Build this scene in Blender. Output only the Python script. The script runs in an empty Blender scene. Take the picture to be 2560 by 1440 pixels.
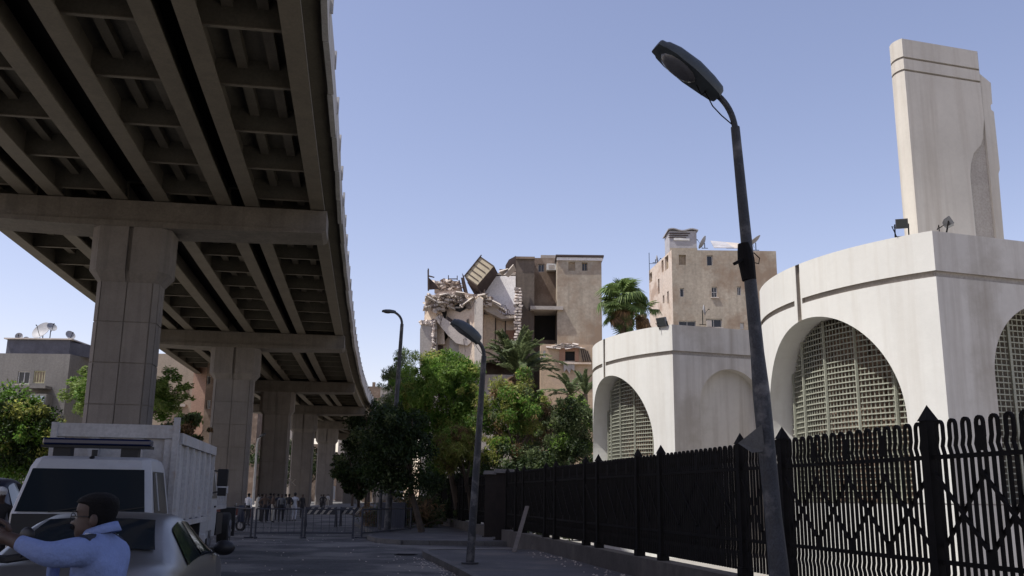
import bpy, bmesh, math, random
import numpy as np
from mathutils import Vector, Matrix
from math import sin, cos, pi, radians, sqrt, atan2
random.seed(7); RNG = np.random.default_rng(7)
SC = bpy.context.scene
COL = SC.collection

# ------------------------------------------------------------------ camera
F_PX, PITCH, ROLL, EYE = 2350.0, radians(12.5), radians(0.7), 1.65
fw = Vector((0, cos(PITCH), sin(PITCH)))
_u = Vector((0, -sin(PITCH), cos(PITCH))); _r = Vector((1, 0, 0))
rt = cos(ROLL) * _r + sin(ROLL) * _u
up = -sin(ROLL) * _r + cos(ROLL) * _u
cam = bpy.data.cameras.new('camera'); cam.sensor_width = 36.0; cam.lens = 36.0 * F_PX / 2560
cam.clip_start = 0.05; cam.clip_end = 3000
cam_o = bpy.data.objects.new('camera', cam); COL.objects.link(cam_o)
cam_o.matrix_world = Matrix(((rt.x, up.x, -fw.x, 0), (rt.y, up.y, -fw.y, 0), (rt.z, up.z, -fw.z, EYE), (0, 0, 0, 1)))
SC.camera = cam_o

# ------------------------------------------------------------------ sky and sun
SUN_AZ, SUN_EL = radians(-106), radians(61)      # clockwise from +Y
w = bpy.data.worlds.new('World'); SC.world = w; w.use_nodes = True
nt = w.node_tree
bgn = nt.nodes['Background']
sky = nt.nodes.new('ShaderNodeTexSky'); sky.sky_type = 'NISHITA'; sky.sun_disc = False
sky.sun_elevation = SUN_EL; sky.sun_rotation = SUN_AZ
sky.altitude = 0; sky.air_density = 1.0; sky.dust_density = 0.8; sky.ozone_density = 1.0
tint = nt.nodes.new('ShaderNodeMix'); tint.data_type = 'RGBA'; tint.blend_type = 'MULTIPLY'
tint.inputs[0].default_value = 1.0; tint.inputs[7].default_value = (1.25, 0.99, 0.965, 1)
nt.links.new(sky.outputs[0], tint.inputs[6]); nt.links.new(tint.outputs[2], bgn.inputs[0])
bgn.inputs[1].default_value = 0.15
sun = bpy.data.lights.new('sun', 'SUN'); sun.energy = 5.0; sun.angle = radians(0.55); sun.color = (1.0, 0.98, 0.935)
so = bpy.data.objects.new('sun', sun); COL.objects.link(so)
sd = Vector((sin(SUN_AZ) * cos(SUN_EL), cos(SUN_AZ) * cos(SUN_EL), sin(SUN_EL)))
so.rotation_euler = sd.to_track_quat('Z', 'Y').to_euler(); so.location = (-40, -20, 60)
vs = SC.view_settings; vs.view_transform = 'Standard'; vs.look = 'None'; vs.gamma = 1.0; vs.use_curve_mapping = False
vs.exposure = 0.28

# ------------------------------------------------------------------ pixel helper (photo pixel -> point at a real depth)
def ray(px, py): return fw + (px - 1280) / F_PX * rt + (720 - py) / F_PX * up
def at(px, py, Y):
    d = ray(px, py); p = d * (Y / d.y); return Vector((p.x, Y, p.z + EYE))

# ------------------------------------------------------------------ mesh builder
class MB:
    def __init__(s): s.v = []; s.f = []; s.m = []
    def add(s, vs, fs, mi=0):
        o = len(s.v); s.v += [tuple(p) for p in vs]; s.f += [tuple(i + o for i in f) for f in fs]; s.m += [mi] * len(fs)
    def box(s, c, d, rot=None, mi=0, taper=1.0):
        hx, hy, hz = d[0] / 2, d[1] / 2, d[2] / 2
        P = [Vector((x * hx * (taper if z > 0 else 1), y * hy * (taper if z > 0 else 1), z * hz)) for z in (-1, 1) for y in (-1, 1) for x in (-1, 1)]
        if rot is not None:
            R = rot if isinstance(rot, Matrix) else Matrix.Rotation(rot, 3, 'Z')
            P = [R @ p for p in P]
        c = Vector(c); s.add([c + p for p in P], [(0, 2, 3, 1), (4, 5, 7, 6), (0, 1, 5, 4), (2, 6, 7, 3), (0, 4, 6, 2), (1, 3, 7, 5)], mi)
    def bx(s, x0, x1, y0, y1, z0, z1, mi=0): s.box(((x0 + x1) / 2, (y0 + y1) / 2, (z0 + z1) / 2), (x1 - x0, y1 - y0, z1 - z0), None, mi)
    def hexa(s, P, mi=0):  # 8 points: bottom ring 4, top ring 4
        s.add(P, [(3, 2, 1, 0), (4, 5, 6, 7), (0, 1, 5, 4), (1, 2, 6, 5), (2, 3, 7, 6), (3, 0, 4, 7)], mi)
    def bar(s, a, b, wd, ht=None, mi=0, upv=(0, 0, 1)):
        a = Vector(a); b = Vector(b); d = (b - a); L = d.length
        if L < 1e-6: return
        d /= L; u = Vector(upv)
        if abs(d.dot(u)) > 0.98: u = Vector((1, 0, 0))
        x = d.cross(u).normalized(); y = x.cross(d); ht = ht or wd
        x *= wd / 2; y *= ht / 2
        s.hexa([a - x - y, a + x - y, a + x + y, a - x + y, b - x - y, b + x - y, b + x + y, b - x + y], mi)
    def tube(s, pts, r, n=8, mi=0, cap=True, closed=False):
        pts = [Vector(p) for p in pts]; k = len(pts)
        rs = [r] * k if isinstance(r, (int, float)) else list(r)
        V = []; ref = None
        for i, p in enumerate(pts):
            a = pts[max(i - 1, 0)]; b = pts[min(i + 1, k - 1)]
            t = (b - a).normalized()
            if ref is None:
                ref = Vector((0, 0, 1)) if abs(t.z) < 0.9 else Vector((1, 0, 0))
            x = t.cross(ref); 
            if x.length < 1e-4: x = t.cross(Vector((0.3, 0.9, 0.2)))
            x.normalize(); y = t.cross(x); ref = -y if False else x.cross(t) * 1
            for j in range(n):
                q = 2 * pi * (j + .5) / n
                V.append(p + (x * cos(q) + y * sin(q)) * rs[i])
        Fc = []
        for i in range(k - 1):
            for j in range(n):
                a = i * n + j; b = i * n + (j + 1) % n
                Fc.append((a, b, b + n, a + n))
        if cap:
            Fc.append(tuple(range(n - 1, -1, -1))); Fc.append(tuple((k - 1) * n + j for j in range(n)))
        s.add(V, Fc, mi)
    def prism(s, poly, z0, z1, mi=0):
        n = len(poly)
        z0s = z0 if isinstance(z0, (list, tuple)) else [z0] * n; z1s = z1 if isinstance(z1, (list, tuple)) else [z1] * n
        V = [(p[0], p[1], z0s[i]) for i, p in enumerate(poly)] + [(p[0], p[1], z1s[i]) for i, p in enumerate(poly)]
        s.add(V, [tuple(range(n - 1, -1, -1)), tuple(range(n, 2 * n))] + [(i, (i + 1) % n, n + (i + 1) % n, n + i) for i in range(n)], mi)
    def extr(s, poly, vec, mi=0):
        n = len(poly); vec = Vector(vec); P = [Vector(p) for p in poly]
        s.add(P + [p + vec for p in P], [tuple(range(n)), tuple(range(2 * n - 1, n - 1, -1))] + [(i, n + i, n + (i + 1) % n, (i + 1) % n) for i in range(n)], mi)
    def loft(s, rings, mi=0, cap=True, closed=True):
        n = len(rings[0]); V = [p for r in rings for p in r]; Fc = []
        for i in range(len(rings) - 1):
            for j in range(n if closed else n - 1):
                a = i * n + j; b = i * n + (j + 1) % n
                Fc.append((a, b, b + n, a + n))
        if cap:
            Fc.append(tuple(range(n - 1, -1, -1))); Fc.append(tuple((len(rings) - 1) * n + j for j in range(n)))
        s.add(V, Fc, mi)
    def ball(s, c, r, nu=12, nv=8, mi=0, rot=None):
        c = Vector(c); r = (r, r, r) if isinstance(r, (int, float)) else r
        V = []; Fc = []
        for i in range(nv + 1):
            t = pi * i / nv
            for j in range(nu):
                q = 2 * pi * j / nu
                p = Vector((r[0] * sin(t) * cos(q), r[1] * sin(t) * sin(q), r[2] * cos(t)))
                if rot is not None: p = rot @ p
                V.append(c + p)
        for i in range(nv):
            for j in range(nu):
                a = i * nu + j; b = i * nu + (j + 1) % nu
                Fc.append((a, a + nu, b + nu, b))
        s.add(V, Fc, mi)
    def dish(s, c, R, depth, axis, mi=0, n=20, k=4):
        c = Vector(c); axis = Vector(axis).normalized(); x = axis.orthogonal().normalized(); y = axis.cross(x)
        V = [c]; Fc = []
        for i in range(1, k + 1):
            rr = R * i / k
            for j in range(n):
                q = 2 * pi * j / n; V.append(c + (x * cos(q) + y * sin(q)) * rr + axis * depth * (rr / R) ** 2)
        for j in range(n): Fc.append((0, 1 + j, 1 + (j + 1) % n))
        for i in range(k - 1):
            for j in range(n):
                a = 1 + i * n + j; b = 1 + i * n + (j + 1) % n; Fc.append((a, a + n, b + n, b))
        m = len(V); V2 = [v - axis * 0.03 for v in V]
        F2 = [tuple(reversed([i + m for i in f])) for f in Fc]
        o = 1 + (k - 1) * n
        rim = [(o + j, o + j + m, o + (j + 1) % n + m, o + (j + 1) % n) for j in range(n)]
        s.add(V + V2, Fc + F2 + rim, mi)

def mesh_of(name, mb, mats, off=(0, 0, 0), smooth=False, ang=35):
    me = bpy.data.meshes.new(name)
    me.from_pydata([(v[0] - off[0], v[1] - off[1], v[2] - off[2]) for v in mb.v], [], mb.f)
    mats = mats if isinstance(mats, (list, tuple)) else [mats]
    for m in mats: me.materials.append(m)
    if len(mats) > 1: me.polygons.foreach_set('material_index', mb.m)
    me.update()
    if smooth:
        me.polygons.foreach_set('use_smooth', [True] * len(me.polygons)); me.set_sharp_from_angle(angle=radians(ang))
    return me
def link(name, me, parent=None, loc=None):
    o = bpy.data.objects.new(name, me); COL.objects.link(o)
    if parent is not None: o.parent = parent
    if loc is not None: o.location = loc
    return o
def world_loc(o):
    p = Vector((0, 0, 0))
    while o is not None: p += o.location; o = o.parent
    return p
def obj(name, mb, mats, parent=None, smooth=False, local=False, bevel=0, ang=35, label=None):
    """one mesh object; coordinates in the world unless local"""
    if parent is None or local: off = (0, 0, 0)
    else: off = world_loc(parent)
    if parent is None and not local:
        xs = [v[0] for v in mb.v]; ys = [v[1] for v in mb.v]; zs = [v[2] for v in mb.v]
        off = ((min(xs) + max(xs)) / 2, (min(ys) + max(ys)) / 2, min(zs))
    o = link(name, mesh_of(name, mb, mats, off, smooth, ang), parent)
    if parent is None and not local: o.location = off
    if bevel:
        m = o.modifiers.new('bevel', 'BEVEL'); m.width = bevel; m.segments = 2; m.limit_method = 'ANGLE'; m.angle_limit = radians(40)
    if label: o['label'] = label
    return o
def thing(name, label, cat, loc=(0, 0, 0), rz=0, group=None):
    o = bpy.data.objects.new(name, None); COL.objects.link(o); o.empty_display_size = .2
    o.location = loc; o.rotation_euler = (0, 0, rz); o['label'] = label; o['category'] = cat
    if group: o['group'] = group
    return o
def tag(o, label, cat, group=None):
    o['label'] = label; o['category'] = cat
    if group: o['group'] = group
    return o
def struct(name, mb, mats, smooth=False, kind='structure', **k):
    o = obj(name, mb, mats, smooth=smooth, **k); o['kind'] = kind; return o
def dup(root, loc, rz=None, label=None, scale=None):
    kids = {}
    for o in list(COL.objects):
        if o.parent is not None: kids.setdefault(o.parent.name, []).append(o)
    def cp(o, par):
        c = o.copy(); COL.objects.link(c)
        if par is not None: c.parent = par
        for ch in kids.get(o.name, []): cp(ch, c)
        return c
    r = cp(root, None); r.location = loc
    if rz is not None: r.rotation_euler = (0, 0, rz)
    if label: r['label'] = label
    if scale: r.scale = (scale,) * 3
    return r

# ------------------------------------------------------------------ materials
def M(name, col, rough=.85, var=.18, scale=1.2, bump=.15, bscale=18, streak=0., streak_col=None, metal=0., patch=None, patch_scale=.5, patch_amt=.5, objvar=0., detail=6, spec=.5, fine=.1):
    m = bpy.data.materials.new(name); m.use_nodes = True; n = m.node_tree.nodes; L = m.node_tree.links
    b = n['Principled BSDF']; b.inputs['Roughness'].default_value = rough; b.inputs['Metallic'].default_value = metal
    b.inputs['Specular IOR Level'].default_value = spec
    g = n.new('ShaderNodeNewGeometry')
    def noise(sc, det=6, rgh=.6, vec=None):
        t = n.new('ShaderNodeTexNoise'); t.inputs['Scale'].default_value = sc; t.inputs['Detail'].default_value = det; t.inputs['Roughness'].default_value = rgh
        L.new(vec if vec is not None else g.outputs['Position'], t.inputs['Vector']); return t.outputs['Fac']
    def ramp(f, a, c):
        r = n.new('ShaderNodeMapRange'); r.inputs[1].default_value = a; r.inputs[2].default_value = c; r.clamp = True
        L.new(f, r.inputs[0]); return r.outputs[0]
    def mix(fac, A, B, mode='MIX'):
        x = n.new('ShaderNodeMix'); x.data_type = 'RGBA'; x.blend_type = mode
        if isinstance(fac, float): x.inputs[0].default_value = fac
        else: L.new(fac, x.inputs[0])
        for i, q in ((6, A), (7, B)):
            if isinstance(q, tuple): x.inputs[i].default_value = (*q[:3], 1)
            else: L.new(q, x.inputs[i])
        return x.outputs[2]
    c0 = tuple(max(0, v * (1 - var)) for v in col); c1 = tuple(min(1, v * (1 + var)) for v in col)
    out = mix(ramp(noise(scale, detail), .3, .7), c0, c1)
    if fine:
        out = mix(ramp(noise(scale * 14, 3), .35, .65), out, mix(1.0, out, (1 - fine * 2,) * 3, 'MULTIPLY'))
    if patch:
        out = mix(ramp(noise(patch_scale, 8, .65), .62 - .25 * patch_amt, .72 - .2 * patch_amt), out, patch)
    if streak:
        mp = n.new('ShaderNodeMapping'); mp.inputs['Scale'].default_value = (3.2, 3.2, .16); L.new(g.outputs['Position'], mp.inputs['Vector'])
        f = ramp(noise(1.0, 5, .6, mp.outputs[0]), .48, .78)
        mu = n.new('ShaderNodeMath'); mu.operation = 'MULTIPLY'; L.new(f, mu.inputs[0]); mu.inputs[1].default_value = streak
        out = mix(mu.outputs[0], out, streak_col or tuple(v * .45 for v in col))
    if objvar:
        oi = n.new('ShaderNodeObjectInfo'); r = n.new('ShaderNodeMapRange'); r.inputs[3].default_value = 1 - objvar; r.inputs[4].default_value = 1 + objvar
        L.new(oi.outputs['Random'], r.inputs[0])
        vm = n.new('ShaderNodeVectorMath'); vm.operation = 'SCALE'; L.new(out, vm.inputs[0]); L.new(r.outputs[0], vm.inputs['Scale']); out = vm.outputs[0]
    L.new(out, b.inputs['Base Color'])
    if bump:
        bp = n.new('ShaderNodeBump'); bp.inputs['Strength'].default_value = bump; bp.inputs['Distance'].default_value = .03
        L.new(noise(bscale, 5), bp.inputs['Height']); L.new(bp.outputs[0], b.inputs['Normal'])
    return m
def leaf_mat(name, dark, light, trans=.35, rough=.6):
    m = bpy.data.materials.new(name); m.use_nodes = True; n = m.node_tree.nodes; L = m.node_tree.links
    b = n['Principled BSDF']; out = n['Material Output']; b.inputs['Roughness'].default_value = rough; b.inputs['Specular IOR Level'].default_value = .3
    g = n.new('ShaderNodeNewGeometry'); x = n.new('ShaderNodeMix'); x.data_type = 'RGBA'
    x.inputs[6].default_value = (*dark, 1); x.inputs[7].default_value = (*light, 1)
    L.new(g.outputs['Random Per Island'], x.inputs[0])
    t = n.new('ShaderNodeTexNoise'); t.inputs['Scale'].default_value = .9; L.new(g.outputs['Position'], t.inputs['Vector'])
    r = n.new('ShaderNodeMapRange'); r.inputs[1].default_value = .35; r.inputs[2].default_value = .65; r.inputs[3].default_value = .65; r.inputs[4].default_value = 1.25; L.new(t.outputs['Fac'], r.inputs[0])
    vm = n.new('ShaderNodeVectorMath'); vm.operation = 'SCALE'; L.new(x.outputs[2], vm.inputs[0]); L.new(r.outputs[0], vm.inputs['Scale'])
    L.new(vm.outputs[0], b.inputs['Base Color'])
    tr = n.new('ShaderNodeBsdfTranslucent'); L.new(vm.outputs[0], tr.inputs['Color'])
    ms = n.new('ShaderNodeMixShader'); ms.inputs[0].default_value = trans
    L.new(b.outputs[0], ms.inputs[1]); L.new(tr.outputs[0], ms.inputs[2]); L.new(ms.outputs[0], out.inputs['Surface'])
    return m
def glass_mat(name, col=(.02, .025, .028), rough=.08):
    m = bpy.data.materials.new(name); m.use_nodes = True; b = m.node_tree.nodes['Principled BSDF']
    b.inputs['Base Color'].default_value = (*col, 1); b.inputs['Roughness'].default_value = rough; b.inputs['Specular IOR Level'].default_value = .5
    return m

m_asphalt = M('dusty asphalt', (.095, .093, .093), .9, .35, .6, .5, 60, patch=(.18, .17, .155), patch_scale=.3, patch_amt=.6, fine=.2)
m_dirt = M('dusty ground', (.26, .22, .17), .95, .2, .4, .3, 30)
m_pave = M('dark pavement', (.085, .083, .085), .9, .2, .8, .3, 40, patch=(.12, .11, .10), patch_scale=.6, patch_amt=.45)
m_kerb = M('kerb concrete', (.12, .115, .11), .9, .25, 2.0, .3, 40)
m_court = M('pale court paving', (.30, .28, .25), .9, .12, 1.0, .15, 30, patch=(.24, .22, .19), patch_scale=.4, patch_amt=.4)
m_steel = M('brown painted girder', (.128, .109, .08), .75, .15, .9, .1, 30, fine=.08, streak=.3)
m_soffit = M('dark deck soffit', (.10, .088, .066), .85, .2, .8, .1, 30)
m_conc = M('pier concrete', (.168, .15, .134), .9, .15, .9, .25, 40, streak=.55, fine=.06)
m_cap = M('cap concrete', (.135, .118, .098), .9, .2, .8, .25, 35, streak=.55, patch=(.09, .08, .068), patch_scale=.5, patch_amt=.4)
m_panel = M('pier cladding', (.18, .161, .145), .9, .1, 1.3, .2, 45, streak=.5, objvar=.08, fine=.06)
m_parapet = M('parapet concrete', (.42, .41, .40), .85, .12, 1.0, .1, 30, streak=.3, objvar=.08)
m_white = M('aged white render', (.64, .63, .59), .9, .05, .7, .06, 25, streak=.42, streak_col=(.43, .385, .32), fine=.015)
m_whitegroove = M('shade toned render groove', (.40, .365, .32), .9, .12, 1.5, .05, 25)  # darker base puts the recess shade of the grooves into the colour
m_whiteflat = M('stained shade toned render', (.56, .535, .49), .9, .08, .6, .08, 25, streak=.75, streak_col=(.30, .265, .22), patch=(.44, .41, .36), patch_scale=.5, patch_amt=.4, fine=.02)  # streaks are stains; base darker than the lit curved wall to deepen shade
m_tower = M('weathered tower render', (.54, .505, .44), .9, .08, .7, .08, 25, streak=.7, streak_col=(.36, .31, .25), fine=.02)
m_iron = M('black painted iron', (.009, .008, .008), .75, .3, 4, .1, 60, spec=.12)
m_grille = M('pale green grille paint', (.36, .365, .29), .6, .15, 4, 0, 30)
m_brownback = M('brown wall behind the grille', (.20, .14, .10), .95, .2, 2, .1, 20)
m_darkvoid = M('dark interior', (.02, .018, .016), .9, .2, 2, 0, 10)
m_wall = M('dark garden wall plaster', (.085, .075, .068), .95, .25, 1.1, .3, 30, patch=(.12, .105, .09), patch_scale=.7, patch_amt=.4, streak=.2)
m_pole = M('painted lamp pole', (.036, .038, .046), .6, .35, 5, .35, 35, fine=.25, patch=(.12, .115, .115), patch_scale=3.2, patch_amt=.42)
# ================================================================== SETTING: ground
b = MB(); b.add([(-700, -300, 0), (700, -300, 0), (700, 1100, 0), (-700, 1100, 0)], [(0, 1, 2, 3)]); struct('ground', b, m_dirt)
b = MB(); b.add([(-34, -60, .004), (9.5, -60, .004), (9.5, 0, .004), (1.6, 30, .004), (-6, 70, .004), (-14, 130, .004), (-16, 320, .004), (-60, 320, .004), (-34, 60, .004)], [tuple(range(9))]); struct('road', b, m_asphalt)
def raised(name, poly, z, mat, kw=.16):
    b = MB(); b.prism(poly, -.05, z, 0); o = struct(name, b, mat)
    k = MB(); n = len(poly)                                   # kerb stones around the edge, joined: the joints are too dark to tell apart
    for i in range(n):
        p = Vector(poly[i]); q = Vector(poly[(i + 1) % n]); L = (q - p).length
        if L > 60 or max(p.y, q.y) > 200: continue
        c = max(1, int(L / .9)); d = (q - p) / c
        for j in range(c):
            a = p + d * (j + .012); e = p + d * (j + .988)
            k.bar((a.x, a.y, z / 2 - .02), (e.x, e.y, z / 2 - .02), kw, z + .07)
    struct(name + '_kerb', k, m_kerb)
side = [(-2.36, 27.5), (-2.25, 26.6), (-.98, 20.66), (3.05, 0), (5.2, -11), (8.2, -10), (1.0, 28.3), (-1.9, 28.0)]
raised('sidewalk', side, .14, m_pave)
isl = [(-5.5, 40), (-5.25, 36.5), (-4.6, 34.2), (-3.6, 33.0), (.1, 32.9), (-4.25, 56), (-9.0, 56)]
raised('traffic_island', isl, .15, m_pave)
raised('pavement', [(-13.9, 41), (-15.3, 50), (-18.6, 70), (-30, 140), (-90, 140), (-90, 41)], .17, m_court)
b = MB(); b.prism([(8.6, -10), (1.4, 28.1), (-4.0, 57), (-9, 90), (60, 90), (60, -10)], -.02, .12); struct('garden_court', b, m_court)

# ================================================================== FLYOVER
_ry = np.array([10, 25.5, 35.9, 46.2, 62.8, 82, 108, 127, 143, 165, 195, 230.]); _rx = np.array([-3.2, -5.6, -7.3, -8.8, -11.1, -13.8, -17.2, -19.3, -20.5, -21.6, -21.6, -19.])
_pf = np.polyfit(_ry, _rx, 5)
def RX(y):
    if y < 20: return float(np.polyval(_pf, 20)) + .158 * (20 - y)
    return float(np.polyval(_pf, min(y, 230)))
def ZC(y): return 11.85 + .65 * math.exp(-(max(y, 22) - 40) / 26.0)     # underside of the pier caps
DW = 16.1
def UP(u, y, z): return Vector((RX(y) + u * .989, y + u * .15, z))
fly = thing('flyover', 'long concrete and steel flyover on tall piers crossing the left of the street', 'flyover', (RX(40) - 8, 40, 0))
piers = [9.0, 40.0, 70.0, 99.0, 126.0, 153.0, 182.0, 212.0]
stations = [-34.0] + piers
def strip(mb, u0, u1, y0, y1, zf0, zf1, step=5.0, mi=0):
    k = max(2, int(math.ceil((y1 - y0) / step)) + 1); rings = []
    for y in np.linspace(y0, y1, k):
        z0 = zf0(y); z1 = zf1(y)
        rings.append([UP(u0, y, z0), UP(u1, y, z0), UP(u1, y, z1), UP(u0, y, z1)])
    mb.loft(rings, mi)
zg = lambda y: ZC(y) + 1.12; zs = lambda y: ZC(y) + 2.25; zt = lambda y: ZC(y) + 2.5; zp = lambda y: ZC(y) + 3.5
for a, c in zip(stations[:-1], stations[1:]):
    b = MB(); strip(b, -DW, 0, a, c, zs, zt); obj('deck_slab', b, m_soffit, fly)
gu = [-.75, -3.5, -4.65, -7.2, -8.9, -11.45, -12.6, -15.35]
for a, c in zip(stations[:-1], stations[1:]):
    for u in gu:
        b = MB()
        strip(b, u - .30, u + .30, a + .25, c - .25, zg, lambda y: zg(y) + .07)      # bottom flange
        strip(b, u - .035, u + .035, a + .25, c - .25, lambda y: zg(y) + .072, lambda y: zs(y) - .004)  # web
        obj('girder', b, m_steel, fly)
bays = [(gu[0], gu[1]), (gu[2], gu[3]), (gu[4], gu[5]), (gu[6], gu[7])]
for u1, u0 in bays:
    for a, c in zip(stations[:-1], stations[1:]):
        n = int(round((c - a) / 3.65))
        for i in range(n + 1):
            y = a + 1.3 + (c - a - 2.6) * i / n
            b = MB(); zz = ZC(y)
            def q(u, z): return UP(u, y, z)
            P = [q(u0 + .04, zz + 1.38), q(u1 - .04, zz + 1.38), q(u1 - .04, zz + 2.24), q(u0 + .04, zz + 2.24)]
            b.extr(P, (0, .03, 0))
            P2 = [q(u0 + .04, zz + 1.34), q(u1 - .04, zz + 1.34), q(u1 - .04, zz + 1.378), q(u0 + .04, zz + 1.378)]
            b.extr([p + Vector((0, -.07, 0)) for p in P2], (0, .16, 0), 1)
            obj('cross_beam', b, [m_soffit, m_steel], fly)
        for t in (.32, .68):
            u = u0 + (u1 - u0) * t; b = MB()
            strip(b, u - .16, u + .16, a + .3, c - .3, lambda y: zs(y) - .30, lambda y: zs(y) - .004); obj('stringer', b, m_steel, fly)
# gaps between the girder pairs, darkened by a black plate under the slab
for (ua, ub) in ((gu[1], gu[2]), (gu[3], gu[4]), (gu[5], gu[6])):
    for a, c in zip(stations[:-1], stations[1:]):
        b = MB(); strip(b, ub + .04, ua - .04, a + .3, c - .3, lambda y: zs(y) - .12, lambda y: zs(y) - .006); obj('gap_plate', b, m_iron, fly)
# parapets: precast panels with slightly uneven heads
for sgn, u0, u1 in ((1, -.02, .16), (-1, -DW - .16, -DW + .02)):
    y = -20.0
    while y < 214:
        L = 3.55; j = random.uniform(-.03, .03); t = random.uniform(-.035, .035); b = MB()
        rings = []
        for yy, jj in ((y + .02, j - t), (y + L - .03, j + t)):
            rings.append([UP(u0 + jj, yy, ZC(yy) + 2.05), UP(u1 + jj, yy, ZC(yy) + 2.05), UP(u1 + jj - .03, yy, zp(yy) + jj), UP(u0 + jj, yy, zp(yy) + jj)])
        b.loft(rings); obj('parapet_panel', b, m_parapet, fly)
        if sgn > 0 and y > 10:
            b = MB(); p = UP(.15, y, zp(y)); b.bar((p.x, p.y, p.z - .5), (p.x, p.y, p.z + .16), .09, .09); obj('post', b, m_parapet, fly)
        y += L
rail = MB()
rail.tube([UP(.05, yy, zp(yy) + .32) for yy in np.arange(60, 214, 4)], .035, 6)
for yy in np.arange(60, 214, 1.8):
    p = UP(.05, yy, zp(yy)); rail.bar(p, p + Vector((0, 0, .34)), .04)
obj('railing', rail, m_iron, fly)
# caps and columns
def octo(W, D, ch, z, c, ax, ay, notch=0, nd=0):
    hw, hd = W / 2, D / 2
    pts = [(-hw + ch, -hd)]
    if notch: pts += [(-notch, -hd), (-notch, -hd + nd), (notch, -hd + nd), (notch, -hd)]
    pts += [(hw - ch, -hd), (hw, -hd + ch), (hw, hd - ch), (hw - ch, hd)]
    if notch: pts += [(notch, hd), (notch, hd - nd), (-notch, hd - nd), (-notch, hd)]
    pts += [(-hw + ch, hd), (-hw, hd - ch), (-hw, -hd + ch)]
    return [Vector((c.x + ax.x * p + ay.x * q, c.y + ax.y * p + ay.y * q, z)) for p, q in pts]
for k, py_ in enumerate(piers):
    zc = ZC(py_); ctr = UP(-8.3 if k < 2 else -8.15, py_, 0); ax = Vector((.989, .15, 0)); ay = Vector((-.15, .989, 0))
    # crosshead: tapered beam with a bottom lip
    b = MB()
    def cs(u, dy, z): p = UP(u, py_, z); return p + ay * dy
    top = zc + 1.1
    prof = [(-DW + .5, top), (-.35, top), (-.35, zc + .22), (-.55, zc + .12), (-6.6, zc - .02), (-10.9, zc - .02), (-DW + .7, zc + .12), (-DW + .5, zc + .22)]
    b.extr([cs(u, -.95, z) for u, z in prof], ay * 1.9)
    lip = [(-DW + .48, zc + .2), (-.36, zc + .2), (-.52, zc + .085), (-6.6, zc - .055), (-10.9, zc - .055), (-DW + .68, zc + .085)]
    b.extr([cs(u, -1.03, z) for u, z in lip], ay * 2.06)
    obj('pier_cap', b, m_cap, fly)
    for u in gu:
        p = UP(u, py_, top); b = MB(); b.box((p.x, p.y, top + .06 - .05), (.7, .7, .1)); obj('bearing', b, m_iron, fly)
    zb = zc - 2.65; W, D, ch = (2.42 if k < 2 else 2.75), 1.4, .2
    b = MB()
    b.loft([octo(W, D, ch, -.1, ctr, ax, ay), octo(W, D, ch, zb + .25, ctr, ax, ay)])
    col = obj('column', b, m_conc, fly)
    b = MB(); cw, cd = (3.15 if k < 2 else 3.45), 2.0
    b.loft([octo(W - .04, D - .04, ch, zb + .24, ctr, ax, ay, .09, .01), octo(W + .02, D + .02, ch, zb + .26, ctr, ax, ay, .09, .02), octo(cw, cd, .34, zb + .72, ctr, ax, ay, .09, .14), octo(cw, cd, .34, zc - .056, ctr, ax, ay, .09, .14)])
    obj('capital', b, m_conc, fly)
    if k < 1 or k > 5: continue
    rows = 6; hgt = (zb + .2 + .1) / rows; g = .022; th = .035
    for r in range(rows):
        z0 = r * hgt + g; z1 = (r + 1) * hgt - g
        faces = [(-W / 2 + ch, 0, -D / 2, 0), (0, W / 2 - ch, -D / 2, 0)]
        for (p0, p1, q_, _) in faces:
            b = MB(); P = [ctr + ax * (p0 + g) + ay * q_, ctr + ax * (p1 - g) + ay * q_]
            b.extr([P[0] + Vector((0, 0, z0)), P[1] + Vector((0, 0, z0)), P[1] + Vector((0, 0, z1)), P[0] + Vector((0, 0, z1))], ay * -th)
            obj('cladding_panel', b, m_panel, col)
        for (q0, q1) in ((-D / 2 + ch, 0), (0, D / 2 - ch)):
            b = MB(); P = [ctr + ax * (W / 2) + ay * (q0 + g), ctr + ax * (W / 2) + ay * (q1 - g)]
            b.extr([P[0] + Vector((0, 0, z0)), P[1] + Vector((0, 0, z0)), P[1] + Vector((0, 0, z1)), P[0] + Vector((0, 0, z1))], ax * th)
            obj('cladding_panel', b, m_panel, col)
        for sx in (1, -1):
            a_ = ctr + ax * (sx * (W / 2 - ch + .01)) + ay * (-D / 2 - .0); c_ = ctr + ax * (sx * W / 2) + ay * (-D / 2 + ch - .01); nn = (ax * sx - ay) * (th * .6)
            b = MB(); b.extr([a_ + Vector((0, 0, z0)), c_ + Vector((0, 0, z0)), c_ + Vector((0, 0, z1)), a_ + Vector((0, 0, z1))], nn); obj('cladding_panel', b, m_panel, col)

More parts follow.
